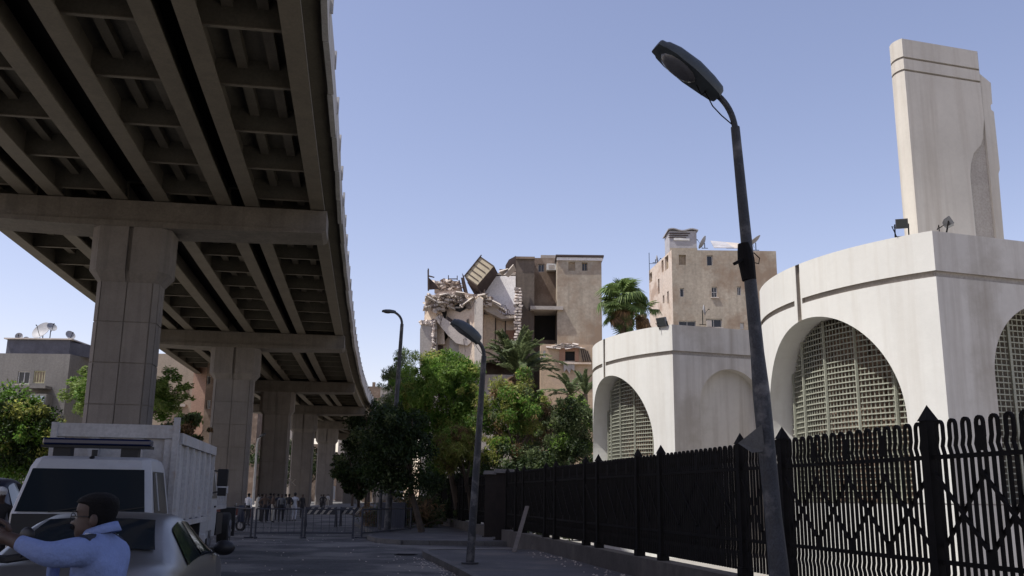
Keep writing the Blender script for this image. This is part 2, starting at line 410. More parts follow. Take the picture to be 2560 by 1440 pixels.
# ================================================================== WHITE ARCHED PAVILIONS
ZR, ZG0, ZG1, ZSILL, ZAP = 6.33, 5.50, 5.61, 1.62, 5.18
RC, H0 = 5.5, radians(-48)
FDIR = Vector((.951, .309, 0))
def arc_pos(P, s, off=0.0):
    n0 = Vector((cos(H0), -sin(H0), 0)); C = Vector((P[0], P[1], 0)) + RC * n0
    h = H0 + s / RC; return C - (RC - off) * Vector((cos(h), -sin(h), 0))
SE = 5.7; SC_, HWA = 2.85, 2.15
def arch_z(s, sc, hw, zap):
    d = min(1.0, abs(s - sc) / hw); return zap - hw + hw * sqrt(max(0, 1 - d * d))
def wall_cells(mb, pos, edges, rows, inset):
    """edges: s positions; rows: fn(s)->list of z; inset(i,k)->depth or None for a hole"""
    ne = len(edges); R_ = [rows(s) for s in edges]; nk = len(R_[0]) - 1
    def P(i, k, d): p = pos(edges[i], d); return (p.x, p.y, R_[i][k])
    I = [[inset(i, k) for k in range(nk)] for i in range(ne - 1)]
    for i in range(ne - 1):
        for k in range(nk):
            d = I[i][k]
            if d is None: continue
            mb.add([P(i, k, d), P(i + 1, k, d), P(i + 1, k + 1, d), P(i, k + 1, d)], [(0, 1, 2, 3)], 1 if d > .01 else 0)
            if k + 1 < nk and I[i][k + 1] is not None and abs(I[i][k + 1] - d) > 1e-4:
                e = I[i][k + 1]; mb.add([P(i, k + 1, d), P(i + 1, k + 1, d), P(i + 1, k + 1, e), P(i, k + 1, e)], [(0, 1, 2, 3)], 1)
            if i + 1 < ne - 1 and I[i + 1][k] is not None and abs(I[i + 1][k] - d) > 1e-4:
                e = I[i + 1][k]; mb.add([P(i + 1, k, d), P(i + 1, k + 1, d), P(i + 1, k + 1, e), P(i + 1, k, e)], [(0, 1, 2, 3)], 1)
def arched_wall(mb, pos, s0, s1, sc, hw, zap, zsill, joint=None, depth=.54, niche=None, ztop=ZR, gap=.05):
    es = set(np.linspace(s0, sc - hw, 5)) | set(np.linspace(sc + hw, s1, 5)) | set(sc - hw * np.cos(np.linspace(0, pi, 49)))
    if joint: es |= {joint - .07, joint + .07}
    es = sorted(float(e) for e in es)
    def rows(s):
        zo = zsill if not (sc - hw < s < sc + hw) else arch_z(s, sc, hw, zap)
        # outside the arch the first row reaches the sill; inside it starts on the arch line
        return [zo, ZG0, ZG1, ztop]
    def inset(i, k):
        m = (es[i] + es[i + 1]) / 2
        if joint and abs(m - joint) < .07: return .08
        if k == 1 and not (joint and abs(m - joint) < .16): return gap
        return 0.0
    # jump at the jambs: duplicate edges so that jamb columns go to the sill
    L = [e for e in es if e <= sc - hw + 1e-6]; Mi = [e for e in es if sc - hw - 1e-6 <= e <= sc + hw + 1e-6]; Rr = [e for e in es if e >= sc + hw - 1e-6]
    for part, r in ((L, lambda s: [zsill, ZG0, ZG1, ztop]), (Mi, lambda s: [arch_z(s, sc, hw, zap), ZG0, ZG1, ztop]), (Rr, lambda s: [zsill, ZG0, ZG1, ztop])):
        es = part; wall_cells(mb, pos, part, r, inset)
    # base below the sill, with a fine joint at the sill line
    bs = list(np.linspace(s0, s1, 25))
    wall_cells(mb, pos, bs, lambda s: [0, zsill - .02, zsill], lambda i, k: 0.0 if k == 0 else .03)
    # reveal
    line = [(sc - hw, zsill)] + [(float(s), arch_z(float(s), sc, hw, zap)) for s in Mi] + [(sc + hw, zsill)]
    for (sa, za), (sb, zb_) in zip(line[:-1], line[1:]):
        p0 = pos(sa, 0); p1 = pos(sb, 0); q0 = pos(sa, depth); q1 = pos(sb, depth)
        mb.add([(p0.x, p0.y, za), (p1.x, p1.y, zb_), (q1.x, q1.y, zb_), (q0.x, q0.y, za)], [(3, 2, 1, 0)], 0)
    p0 = pos(sc - hw, 0); p1 = pos(sc + hw, 0)
    for sa, sb in zip(np.linspace(sc - hw, sc + hw, 17)[:-1], np.linspace(sc - hw, sc + hw, 17)[1:]):
        A = pos(sa, 0); B = pos(sb, 0); C_ = pos(sb, depth); D_ = pos(sa, depth)
        mb.add([(A.x, A.y, zsill), (B.x, B.y, zsill), (C_.x, C_.y, zsill), (D_.x, D_.y, zsill)], [(0, 1, 2, 3)], 0)
    return line
def grille(par, pos, sc, hw, zap, zsill, d, pitch=.105, ups=(), bar=.018):
    g = MB(); n = int(2 * hw / pitch)
    for i in range(1, n):
        s = sc - hw + i * 2 * hw / n; za = arch_z(s, sc, hw, zap); p = pos(s, d); g.bar((p.x, p.y, zsill), (p.x, p.y, za), bar, bar)
    z = zsill + .1
    while z < zap - .05:
        if z > zap - hw: h = sqrt(max(0, hw * hw - (z - zap + hw) ** 2))
        else: h = hw
        k = max(2, int(h * 8)); ss = np.linspace(sc - h, sc + h, k + 1)
        for a, c in zip(ss[:-1], ss[1:]):
            A = pos(a, d - .02); B = pos(c, d - .02); g.bar((A.x, A.y, z), (B.x, B.y, z), .015, bar * 1.2)
        z += .108
    go = obj('grille', g, m_grille, par)
    for s in ups:
        b = MB(); p = pos(s, d - .05); b.bar((p.x, p.y, zsill), (p.x, p.y, arch_z(s, sc, hw, zap)), .045, .045); obj('upright', b, m_grille, go)
def pavilion(name, label, P, flat_len, niche_sc, niche_hw, niche_open):
    t = thing(name, label, 'building', (P[0], P[1], 0), group='white arched pavilions')
    pos = lambda s, d=0.0: arc_pos(P, s, d)
    fpos = lambda s, d=0.0: Vector((P[0], P[1], 0)) + FDIR * s + Vector((-FDIR.y, FDIR.x, 0)) * d
    b = MB(); arched_wall(b, pos, 0, SE, SC_, HWA, ZAP, ZSILL, joint=3.1)
    obj('curved_wall', b, [m_white, m_whitegroove], t)
    b = MB(); arched_wall(b, fpos, .0, flat_len, niche_sc, niche_hw, ZAP, ZSILL if niche_open else .9, depth=.3 if not niche_open else .8)
    if not niche_open:
        A = fpos(niche_sc - niche_hw - .02, .3); B = fpos(niche_sc + niche_hw + .02, .3); b.add([(A.x, A.y, .5), (B.x, B.y, .5), (B.x, B.y, ZAP + .1), (A.x, A.y, ZAP + .1)], [(0, 1, 2, 3)], 0)
    obj('flat_wall', b, [m_whiteflat, m_whitegroove], t)
    # back, roof and parapet cap
    Q = pos(SE); E1 = Q + FDIR * (flat_len * .8); E2 = Vector((P[0], P[1], 0)) + FDIR * flat_len
    b = MB(); b.add([(Q.x, Q.y, 0), (E1.x, E1.y, 0), (E1.x, E1.y, ZR), (Q.x, Q.y, ZR), (E2.x, E2.y, 0), (E2.x, E2.y, ZR)], [(0, 1, 2, 3), (1, 4, 5, 2)]); obj('back_wall', b, m_white, t)
    ring = [pos(s) for s in np.linspace(0, SE, 30)] + [E1, E2]; inn = [pos(s, .24) for s in np.linspace(.3, SE - .2, 30)] + [E1 + Vector((-.3, -.2, 0)), E2 + Vector((-.3, .25, 0))]
    b = MB(); n = len(ring)
    o_ = [(p.x, p.y, ZR) for p in ring]; i_ = [(p.x, p.y, ZR) for p in inn]; l_ = [(p.x, p.y, ZR - .7) for p in inn]
    b.add(o_ + i_ + l_, [(i, (i + 1) % n, n + (i + 1) % n, n + i) for i in range(n)] + [(n + i, n + (i + 1) % n, 2 * n + (i + 1) % n, 2 * n + i) for i in range(n)] + [tuple(range(2 * n, 3 * n))])
    obj('roof', b, m_white, t)
    grille(t, pos, SC_, HWA, ZAP, ZSILL, .50, ups=(1.15, 2.05, 3.0, 3.95, 4.6))
    b = MB(); ss = np.linspace(SC_ - HWA - .15, SC_ + HWA + .15, 24)
    for a, c in zip(ss[:-1], ss[1:]):
        A = pos(a, .95); B = pos(c, .95); b.add([(A.x, A.y, ZSILL - .3), (B.x, B.y, ZSILL - .3), (B.x, B.y, ZAP + .2), (A.x, A.y, ZAP + .2)], [(0, 1, 2, 3)])
    # uneven brown courses behind the grille
    z = ZSILL
    while z < ZAP:
        for a, c in zip(ss[:-1], ss[1:]):
            if random.random() < .75:
                A = pos(a + .01, .9); B = pos(c - .02, .9); C2 = pos(c - .02, .948); D2 = pos(a + .01, .948)
                h = .2; b.hexa([(A.x, A.y, z), (B.x, B.y, z), (C2.x, C2.y, z), (D2.x, D2.y, z), (A.x, A.y, z + h), (B.x, B.y, z + h), (C2.x, C2.y, z + h), (D2.x, D2.y, z + h)])
        z += .235
    obj('brown_screen', b, m_brownback, t)
    if niche_open:
        grille(t, fpos, niche_sc, niche_hw, ZAP, ZSILL, .5, ups=(niche_sc - .5, niche_sc + .5), pitch=.11)
        A = fpos(niche_sc - niche_hw - .3, .85); B = fpos(niche_sc + niche_hw + .3, .85)
        b = MB(); b.add([(A.x, A.y, ZSILL - .2), (B.x, B.y, ZSILL - .2), (B.x, B.y, ZAP + .2), (A.x, A.y, ZAP + .2)], [(0, 1, 2, 3)]); obj('dark_screen', b, M('shade toned screen', (.13, .11, .085), .9, .2, 2, .1, 20), t)  # darker base than the curved wall's screen, shade put into the colour
    return t
P1 = (7.42, 16.0); P2 = (4.42, 25.5)
pav1 = pavilion('arched_pavilion', 'nearer white pavilion whose curved wall has a big arched grille, below the tower', P1, 7.0, 2.45, 1.36, True)
pav2 = pavilion('arched_pavilion', 'farther white pavilion with a smaller-looking arched grille and a blank arched niche', P2, 6.2, 1.78, .98, False)

# ------------------------------------------------------------------ tower
TP = Vector((9.86, 22.0, 0)); TD = Vector((.96, .28, 0)); TN = Vector((-.28, .96, 0))
tw = thing('tower', 'tall weathered white tower with a stepped top rising behind the nearer pavilion', 'tower', (TP.x, TP.y, 0))
b = MB()
def tcurve(s, d=0):
    R_ = .45; n0 = Vector((cos(H0), -sin(H0), 0)); C = TP + R_ * n0; h = H0 + s / R_; return C - (R_ - d) * Vector((cos(h), -sin(h), 0))
cs_ = np.linspace(0, .75, 15); zt_ = 13.17
zr = [0, 12.28, 12.34, 12.62, 12.68, zt_]
wall_cells(b, tcurve, list(cs_), lambda s: zr, lambda i, k: .03 if k in (1, 3) else 0.0)
fp = lambda s, d=0.0: TP + TD * s + TN * d
wall_cells(b, fp, [0, 2.34], lambda s: [0, zt_], lambda i, k: .06)
for pr in ([(0, 0), (1.72, 0), (1.72, 9.7), (1.78, 10.0), (1.9, 10.3), (2.15, 10.55), (2.24, 10.75), (2.335, 11.3), (2.335, 12.28), (0, 12.28)], [(0, 12.34), (2.335, 12.34), (2.335, 12.62), (0, 12.62)], [(0, 12.68), (2.335, 12.68), (2.335, zt_), (0, zt_)]):
    b.extr([fp(s_, 0) + Vector((0, 0, z_)) for s_, z_ in pr], TN * .058)
e = fp(2.34); q = tcurve(.75); q2 = fp(2.34, 2.2)
top = [tcurve(s) for s in cs_] + [q2, e]
b.add([(p.x, p.y, zt_) for p in top], [tuple(range(len(top)))])
b.add([(q.x, q.y, 0), (q2.x, q2.y, 0), (q2.x, q2.y, zt_), (q.x, q.y, zt_), (e.x, e.y, 0), (e.x, e.y, zt_)], [(0, 1, 2, 3), (1, 4, 5, 2)])
obj('shaft', b, [m_tower, m_whitegroove], tw)
b = MB()                                              # lower right wing with stepped shoulder, set back a little
pr = [(2.342, 0), (2.62, 0), (2.62, 8.2), (2.66, 9.85), (2.72, 9.98), (2.72, 11.55), (2.64, 11.6), (2.64, 11.72), (2.70, 11.78), (2.70, 11.86), (2.72, 12.36), (2.342, 12.6)]
b.extr([fp(s, .05) + Vector((0, 0, z)) for s, z in pr], TN * 1.9); obj('shoulder', b, m_tower, tw)
# ================================================================== IRON FENCE
def fx(y): return 3.58 - .1885 * (y - 14.4)
FD = Vector((-.1885, 1, 0)).normalized(); FN = Vector((FD.y, -FD.x, 0))
fence = thing('iron_fence', 'long black iron fence with hairpin bars and diamond lattice on a low wall', 'fence', (fx(14), 14, .55))
gw = MB()
def wallseg(y0, y1):
    a = Vector((fx(y0), y0, 0)); c = Vector((fx(y1), y1, 0)); n = FN * .17
    gw.prism([a - n, a + n, c + n, c - n], 0, .52)
wallseg(-8, 33.9); wallseg(37.2, 62)
tag(obj('garden_wall', gw, m_wall), 'low dark plastered wall carrying the iron fence along the pavement', 'wall')
pm = MB()
pm.box((0, 0, 1.0), (.125, .125, 2.0)); pm.box((0, 0, .09), (.18, .18, .18))
pm.add([(-.078, -.078, 2.0), (.078, -.078, 2.0), (.078, .078, 2.0), (-.078, .078, 2.0), (0, 0, 2.17)], [(0, 1, 4), (1, 2, 4), (2, 3, 4), (3, 0, 4), (3, 2, 1, 0)])
post_me = mesh_of('post', pm, m_iron)
hp = MB()
leg = [(.05, 0.06), (.05, .27), (.074, .335), (.05, .40), (.05, 1.58), (.074, 1.655), (.05, 1.73), (.05, 1.86)]
arc = [(.05 * cos(t), 1.86 + .055 * sin(t)) for t in np.linspace(0, pi, 7)[1:-1]]
leftleg = [(x - .1, z) for x, z in reversed(leg)]
hp.tube([(x, 0, z) for x, z in leg + arc + leftleg], .0215, 4)
hair_me = mesh_of('hairpin_bar', hp, m_iron)
def fpt(y, z, off=0.): return Vector((fx(y) + FN.x * off, y + FN.y * off, z)) 
posts = [5.95, 4.75]
ys = [9.99, 8.73]; pts_y = [1.2, 5.9, 4.75, 8.4, 9.99, 13.25, 14.62, 18.15, 19.5, 22.38, 23.49, 26.57, 27.79, 30.9, 32.1, 33.8, 37.3, 40.3, 41.5, 44.6, 45.8, 48.9, 50.1, 53.2, 54.4, 57.6]
pts_y = sorted(pts_y); rzf = atan2(FD.y, FD.x)
for y in pts_y:
    o = link('post', post_me, fence); o.location = fpt(y, .48) - fence.location; o.rotation_euler = (0, 0, rzf)
nh = 0
for y0, y1 in zip(pts_y[:-1], pts_y[1:]):
    if y0 == 33.8: continue
    A = fpt(y0, 0); B = fpt(y1, 0); L = (B - A).length; n = max(2, int(round((L - .16) / .2)))
    for i in range(n):
        if y0 < 4: break
        s = .08 + (L - .16) * (i + .5) / n; p = A + FD * s
        o = link('hairpin_bar', hair_me, fence); o.location = Vector((p.x, p.y, .55)) - fence.location; o.rotation_euler = (0, 0, rzf); nh += 1
    for z in (1.05, 2.1):
        b = MB(); b.bar(A + FD * .07 + Vector((0, 0, z)), B - FD * .07 + Vector((0, 0, z)), .034, .045); obj('rail', b, m_iron, fence)
    if L > .9 and y0 > 4:
        k = max(2, int(round((L - .16) / .42))); k += k % 2; st = (L - .16) / k
        for i in range(-2, k + 3, 2):
            for sg in (1, -1):
                s0, s1 = i * st, (i + 2 * sg) * st; t0, t1 = sorted((min(max((q - s0) / (s1 - s0), 0), 1) for q in (0, k * st)))
                if t1 - t0 < .05: continue
                P_ = [A + FD * (.08 + s0 + (s1 - s0) * q) - FN * (.03 * sg) + Vector((0, 0, 1.2 + .75 * q)) for q in (t0, t1)]
                b = MB(); b.bar((P_[0].x, P_[0].y, P_[0].z - A.z), (P_[1].x, P_[1].y, P_[1].z - A.z), .022, .036); obj('lattice_bar', b, m_iron, fence)
        for i in range(k):
            if i % 2 == 0 and i > 0:
                p = A + FD * (.08 + i * st); b = MB(); b.box((p.x, p.y, 1.135), (.03, .12, .16), rot=rzf - pi / 2); obj('plate', b, m_iron, fence)
                b = MB(); b.box((p.x, p.y, 2.26), (.03, .12, .24), rot=rzf - pi / 2); obj('plate', b, m_iron, fence)
# brick gate piers
m_brick = M('near black brick', (.018, .013, .011), .95, .3, 2.5, .3, 30)  # one even near black base over the whole pier
for y, lab in ((34.35, 'dark brick gate pier, nearer one, ending the iron fence'), (36.75, 'dark brick gate pier, farther one, beyond the gate gap')):
    t = thing('gate_pier', lab, 'pillar', (fx(y), y, 0), group='brick gate piers')
    b = MB(); b.box((fx(y), y, .02), (.75, .75, .3)); b.box((fx(y), y, 1.3), (.6, .6, 2.3)); obj('shaft', b, m_brick, t)
    b = MB(); b.box((fx(y), y, 2.53), (.78, .78, .14), taper=.85); obj('cap', b, m_kerb, t)
# ================================================================== STREET LAMPS
m_lens = M('cloudy lamp bowl', (.10, .10, .11), .25, .1, 5, 0, 20)
m_lamphead = M('weathered lamp housing', (.05, .06, .065), .5, .2, 5, .1, 40)
def lamp_head(par, tip0, direc, L, W, upv=(0, 0, 1), hk=1.0):
    d = Vector(direc).normalized(); x = d.cross(Vector(upv)).normalized(); n = x.cross(d)
    st = [(0, .45, .5), (.04, .62, .72), (.2, .8, .9), (.45, 1, 1), (.75, .97, .85), (.9, .8, .62), (.93, .66, .5), (.985, .6, .42), (1, .5, .3)]
    b = MB(); rings = []
    for t, wf, hf in st:
        c = Vector(tip0) + d * (L * t); hw = W / 2 * wf; ht = .135 * hf * hk * L / .75; hb = .035 * hk * L / .75
        r = [c + x * (hw * cos(q)) + n * (ht * sin(q)) for q in np.linspace(0, pi, 9)] + [c - x * hw * .96 - n * hb, c - x * hw * .5 - n * hb * 1.3, c + x * hw * .5 - n * hb * 1.3, c + x * hw * .96 - n * hb]
        rings.append(r)
    b.loft(rings); h = obj('lamp_head', b, m_lamphead, par, smooth=True)
    b = MB(); c = Vector(tip0) + d * (L * .62) - n * (.045 * L / .75)
    R = Matrix((d, x, n)).transposed(); b.ball(c, (L * .27, W * .38, .05 * L / .75), 14, 8, rot=R); obj('bowl', b, m_lens, h, smooth=True)
    return h
def street_lamp(label, base, bend, arm_end, head_d, L, W, r0, r1, wraps=(), cables=True, hk=1.0):
    base = Vector(base); bend = Vector(bend); arm_end = Vector(arm_end)
    t = thing('street_lamp', label, 'street lamp', base, group='street lamps along the road')
    b = MB(); ns = 14; pts = [base.lerp(bend, i / ns) for i in range(ns + 1)]
    rs = [r0 + (r1 - r0) * i / ns for i in range(ns + 1)]
    for i, k in wraps: rs[i] *= k
    b.tube(pts, rs, 12); b.tube([base, base + Vector((0, 0, .04))], r0 * 2.0, 12); obj('pole', b, m_pole, t, smooth=True)
    a = MB(); upd = (bend - base).normalized(); hd = Vector(head_d).normalized()
    ctrl = [bend - upd * .05, bend + upd * (arm_end - bend).length * .55, arm_end]
    pp = []
    for q in np.linspace(0, 1, 11): pp.append(ctrl[0] * (1 - q) ** 2 + ctrl[1] * 2 * q * (1 - q) + ctrl[2] * q * q)
    a.tube(pp, r1 * .72, 10); obj('arm', a, m_pole, t, smooth=True)
    lamp_head(t, arm_end - hd * .05, head_d, L, W, hk=hk)
    if cables:
        c = MB(); c.tube([arm_end + hd * .12 + Vector((0, 0, -.06)), arm_end + Vector((-.02, 0, -.13)), arm_end.lerp(bend, .6) + Vector((-.05, 0, -.02)), bend], .006, 5)
        c.tube([arm_end + hd * .1 + Vector((0, 0, -.05)), arm_end + hd * .16 + Vector((0, 0, -.13)), arm_end + hd * .22 + Vector((0, -.02, -.08))], .006, 5); obj('cable', c, m_iron, t)
    return t
l1 = street_lamp('nearest street lamp, its battered pole wrapped and paint-stained in front of the iron fence', (2.26, 8, .14), at(1838, 318, 8), at(1786, 232, 7.95), (-.56, -.16, .40), .73, .29, .082, .04, wraps=((6, 1.12), (7, 1.18), (5, 1.05), (3, 1.1), (2, 1.15)))
b = MB(); p = at(1865, 645, 8); b.tube([p + Vector((.02, 0, -.2)), p + Vector((.01, 0, -.1)), p + Vector((0, 0, -.02)), p + Vector((-.006, 0, .06)), p + Vector((-.012, 0, .13))], [.062, .068, .074, .066, .055], 11); b.bar(p + Vector((-.05, -.05, -.03)), p + Vector((-.13, -.1, -.08)), .025); b.tube([p + Vector((.07, 0, .05)), p + Vector((.12, 0, 0)), p + Vector((.11, 0, -.05)), p + Vector((.07, 0, -.04))], .005, 5); obj('wrapping', b, m_iron, l1)
b = MB(); b.add([at(1845, 1108, 7.9), at(1905, 1060, 7.9), at(1912, 1128, 7.95), at(1880, 1132, 7.92)], [(0, 1, 2, 3)]); b.add([at(1845, 1108, 7.93), at(1905, 1060, 7.93), at(1912, 1128, 7.98), at(1880, 1132, 7.95)], [(3, 2, 1, 0)]); obj('torn_card', b, m_kerb, l1)
l2 = street_lamp('street lamp with a lowered boxy head standing at the pavement corner', (-.88, 22.2, .14), at(1210, 890, 22), at(1193, 852, 21.9), (-.50, -.12, .36), .80, .42, .10, .062, hk=1.45)
l3 = street_lamp('tall thin street lamp with a short level head against the open sky', (-5.15, 41, .15), at(1005, 810, 41), at(987, 781, 41), (-.55, -.1, .03), .62, .34, .15, .075, cables=False)
b = MB(); b.tube([(-5.75, 43, .15), at(962, 1010, 43)], [.09, .06], 8); tag(obj('utility_pole', b, m_pole), 'plain thin dark pole just left of the tall street lamp', 'pole')
m_galv = M('pale galvanised pole', (.6, .58, .52), .6, .1, 3, 0, 30)
t = thing('street_lamp', 'small pale street lamp between the second and third flyover piers', 'street lamp', at(632, 1262, 74), group='street lamps along the road')
b = MB(); p0 = at(632, 1262, 74); b.tube([p0, at(642, 1110, 74)], [.12, .07], 7); obj('pole', b, m_galv, t)
b = MB(); b.tube([at(642, 1110, 74), at(645, 1098, 74), at(651, 1092, 74)], .07, 7); obj('arm', b, m_galv, t)
lamp_head(t, at(648, 1094, 74), (.5, -.2, .3), .62, .3)

# ================================================================== BUILDING TOOLS
m_tan = M('tan plaster', (.40, .345, .27), .95, .2, .3, .35, 12, patch=(.25, .185, .13), patch_scale=.22, patch_amt=.62, streak=.4, fine=.12)
m_sootshade = M('soot and shadow plaster', (.15, .12, .095), .95, .3, .3, .35, 12, patch=(.10, .08, .065), patch_scale=.2, patch_amt=.8, streak=.5, fine=.12)  # soot stains, with the wall's cast shadow partly put into the base
m_brown = M('bare brown masonry', (.18, .13, .095), .95, .22, .6, .3, 10, patch=(.25, .195, .15), patch_scale=.6, patch_amt=.4)
m_cream = M('cream interior plaster', (.66, .54, .42), .95, .1, .5, .15, 10, patch=(.50, .38, .28), patch_scale=.5, patch_amt=.35)
m_paintw = M('white painted room wall', (.74, .71, .69), .9, .04, .5, .05, 10)
m_greyp = M('grey render', (.40, .36, .32), .95, .15, .5, .2, 10, streak=.3)
m_ochre = M('ochre plaster', (.46, .34, .225), .95, .14, .6, .2, 10, patch=(.38, .28, .2), patch_scale=.6, patch_amt=.4)
m_rubble = M('pale broken masonry', (.60, .52, .45), .95, .25, 1.2, .3, 8, objvar=.3)
m_rubble2 = M('dark broken masonry', (.30, .24, .20), .95, .3, 1.2, .3, 8, objvar=.35)
m_slab = M('broken concrete slab', (.50, .44, .38), .95, .15, .8, .2, 10, objvar=.15)
m_wood = M('dark weathered timber', (.07, .05, .045), .9, .25, 2, .2, 20)
m_shed = M('weathered shed boards', (.48, .41, .29), .9, .12, 1.0, .1, 20)
m_frame = M('white window frame', (.66, .65, .62), .7, .1, 2, 0, 10)
m_pane = glass_mat('dark window glass', (.018, .018, .02), .15)
m_shutter = M('faded shutter boards', (.34, .27, .19), .9, .2, 2, .1, 20)
m_dado = M('red brown dado', (.34, .19, .12), .9, .12, 1, .1, 20)
m_dishm = M('grey satellite dish', (.30, .30, .31), .6, .15, 2, 0, 20)
m_tarp = M('grey rooftop sheeting', (.36, .35, .36), .8, .2, 1, .1, 10)
m_pink = M('pinkish brick', (.42, .27, .20), .95, .14, .8, .2, 10, streak=.2)
m_lgrey = M('pale grey building render', (.20, .188, .172), .95, .12, .5, .15, 10, streak=.35)
def facade(mb, O, X, L, H, holes, depth=.3, mi=0, z0=0.0):
    """wall sheet with window openings: O bottom-left corner, X unit vector along it, inward normal (-X.y, X.x)"""
    O = Vector(O); X = Vector((X[0], X[1], 0)); N = Vector((-X.y, X.x, 0))
    se = sorted({0.0, L} | {h[0] for h in holes} | {h[1] for h in holes}); ze = sorted({z0, H} | {h[2] for h in holes} | {h[3] for h in holes})
    P = lambda s, z, d=0: O + X * s + N * d + Vector((0, 0, z))
    for s0, s1 in zip(se[:-1], se[1:]):
        for a, c in zip(ze[:-1], ze[1:]):
            m_, n_ = (s0 + s1) / 2, (a + c) / 2
            if any(h[0] < m_ < h[1] and h[2] < n_ < h[3] for h in holes): continue
            mb.add([P(s0, a), P(s1, a), P(s1, c), P(s0, c)], [(0, 1, 2, 3)], mi)
    for s0, s1, a, c in holes:
        for q in ([(s0, a), (s1, a)], [(s1, a), (s1, c)], [(s1, c), (s0, c)], [(s0, c), (s0, a)]):
            (u, z), (u2, z2) = q; mb.add([P(u, z), P(u2, z2), P(u2, z2, depth), P(u, z, depth)], [(0, 1, 2, 3)], mi)
def window(par, O, X, h, d=.22, kind='glass', fm=None, fr=.07, bars=1, crossbar=False):
    O = Vector(O); X = Vector((X[0], X[1], 0)); N = Vector((-X.y, X.x, 0)); s0, s1, a, c = h
    P = lambda s, z, dd=0: O + X * s + N * dd + Vector((0, 0, z))
    b = MB(); g = .004
    def rect(u0, u1, z0, z1, d0, d1): b.hexa([P(u0, z0, d0), P(u1, z0, d0), P(u1, z0, d1), P(u0, z0, d1), P(u0, z1, d0), P(u1, z1, d0), P(u1, z1, d1), P(u0, z1, d1)])
    rect(s0 + g, s0 + fr, a + g, c - g, d - .06, d); rect(s1 - fr, s1 - g, a + g, c - g, d - .06, d); rect(s0 + fr, s1 - fr, c - fr, c - g, d - .06, d); rect(s0 + fr, s1 - fr, a + g, a + fr, d - .06, d)
    for i in range(bars):
        u = s0 + (s1 - s0) * (i + 1) / (bars + 1); rect(u - fr / 3, u + fr / 3, a + fr, c - fr, d - .05, d - .004)
    if crossbar: rect(s0 + fr, s1 - fr, (a + c) / 2 - fr / 3, (a + c) / 2 + fr / 3, d - .055, d - .002)
    w_ = obj('window', b, fm or m_frame, par)
    b = MB(); b.add([P(s0, a, d), P(s1, a, d), P(s1, c, d), P(s0, c, d)], [(0, 1, 2, 3)]); obj('shutter' if kind == 'shutter' else 'pane', b, m_shutter if kind == 'shutter' else m_pane, w_)
    return w_
def sill(par, O, X, h, m=None):
    O = Vector(O); X = Vector((X[0], X[1], 0)); N = Vector((-X.y, X.x, 0)); b = MB(); s0, s1, a, c = h
    b.extr([O + X * (s0 - .1) + N * -.12 + Vector((0, 0, a - .1)), O + X * (s1 + .1) + N * -.12 + Vector((0, 0, a - .1)), O + X * (s1 + .1) + N * -.12 + Vector((0, 0, a - .004)), O + X * (s0 - .1) + N * -.12 + Vector((0, 0, a - .004))], N * .118); obj('sill', b, m or m_slab, par)
def pxrect(O, X, px0, px1, py0, py1):
    """photo rectangle -> (s0, s1, z0, z1) on the facade plane through O along X"""
    O = Vector(O); X = Vector((X[0], X[1], 0)); N = Vector((-X.y, X.x, 0)); r = []
    for px, py in ((px0, (py0 + py1) / 2), (px1, (py0 + py1) / 2), ((px0 + px1) / 2, py1), ((px0 + px1) / 2, py0)):
        d = ray(px, py); e = Vector((0, 0, EYE)); k = (O - e).dot(N) / d.dot(N); p = e + d * k; r.append(((p - O).dot(X), p.z))
    return (r[0][0], r[1][0], r[2][1], r[3][1])
def satellite_dish(label, p, R, axis, h=.8, group='satellite dishes on the roofs'):
    p = Vector(p); t = thing('satellite_dish', label, 'satellite dish', p, group=group); ax = Vector(axis).normalized()
    b = MB(); b.tube([p, p + Vector((0, 0, h))], .04, 6); b.bar(p + Vector((-.3, 0, .02)), p + Vector((.3, 0, .02)), .05); obj('mast', b, m_iron, t)
    c = p + Vector((0, 0, h)) + ax * .08
    b = MB(); b.dish(c, R, R * .28, ax); obj('reflector', b, m_dishm, t, smooth=True)
    b = MB(); f = c + ax * R * .95; b.bar(c + Vector((0, 0, -R * .9)) + ax * .2 * R, f, .03); b.tube([f, f + ax * .12], .045, 6); obj('feed_arm', b, m_iron, t)
    return t

# ================================================================== PARTLY COLLAPSED BUILDING
YB = 82.0
SL = lambda x, k=.02, x0=1108, o=.9: YB + o - max(0, x - x0) * k
cb = thing('collapsed_building', 'partly collapsed apartment block with torn open rooms and heaped rubble', 'building', (7, YB, 0))
X0 = Vector((1, 0, 0))
def blk(name, px0, px1, pytop, Y, depth, mat, holes=(), pybot=None, par=None, hd=.3):
    mid = 760 if pybot is None else (pytop + pybot) / 2
    xa = at(px0, mid, Y).x; xb = at(px1, mid, Y).x; zt2 = at((px0 + px1) / 2, pytop, Y).z; zb2 = 0 if pybot is None else at((px0 + px1) / 2, pybot, Y).z
    O = Vector((xa, Y, 0)); H_ = [pxrect(O, X0, *h) for h in holes]
    b = MB(); facade(b, O, X0, xb - xa, zt2, H_, hd, 0, zb2)
    q = [(xa, Y), (xb, Y), (xb, Y + depth), (xa, Y + depth)]
    V = [(x, y, zb2) for x, y in q] + [(x, y, zt2) for x, y in q]
    b.add(V, [(1, 2, 6, 5), (2, 3, 7, 6), (3, 0, 4, 7), (4, 5, 6, 7), (0, 3, 2, 1)])
    return obj(name, b, mat, par or cb), O, H_, (xa, xb, zb2, zt2)
wing, O, H_, ext = blk('wing_wall', 1393, 1504.5, 643, YB, 9, m_tan, [(1421, 1438, 655, 677), (1454.5, 1469, 656, 677)])
window(wing, O, X0, H_[0], .2, 'shutter', m_shutter); window(wing, O, X0, H_[1], .28, 'glass', m_shutter)
b = MB(); b.bx(ext[0] - .15, ext[1] + .2, YB - .25, YB + 9, ext[3] + .002, ext[3] + .16); obj('roof_edge', b, m_wood, cb)
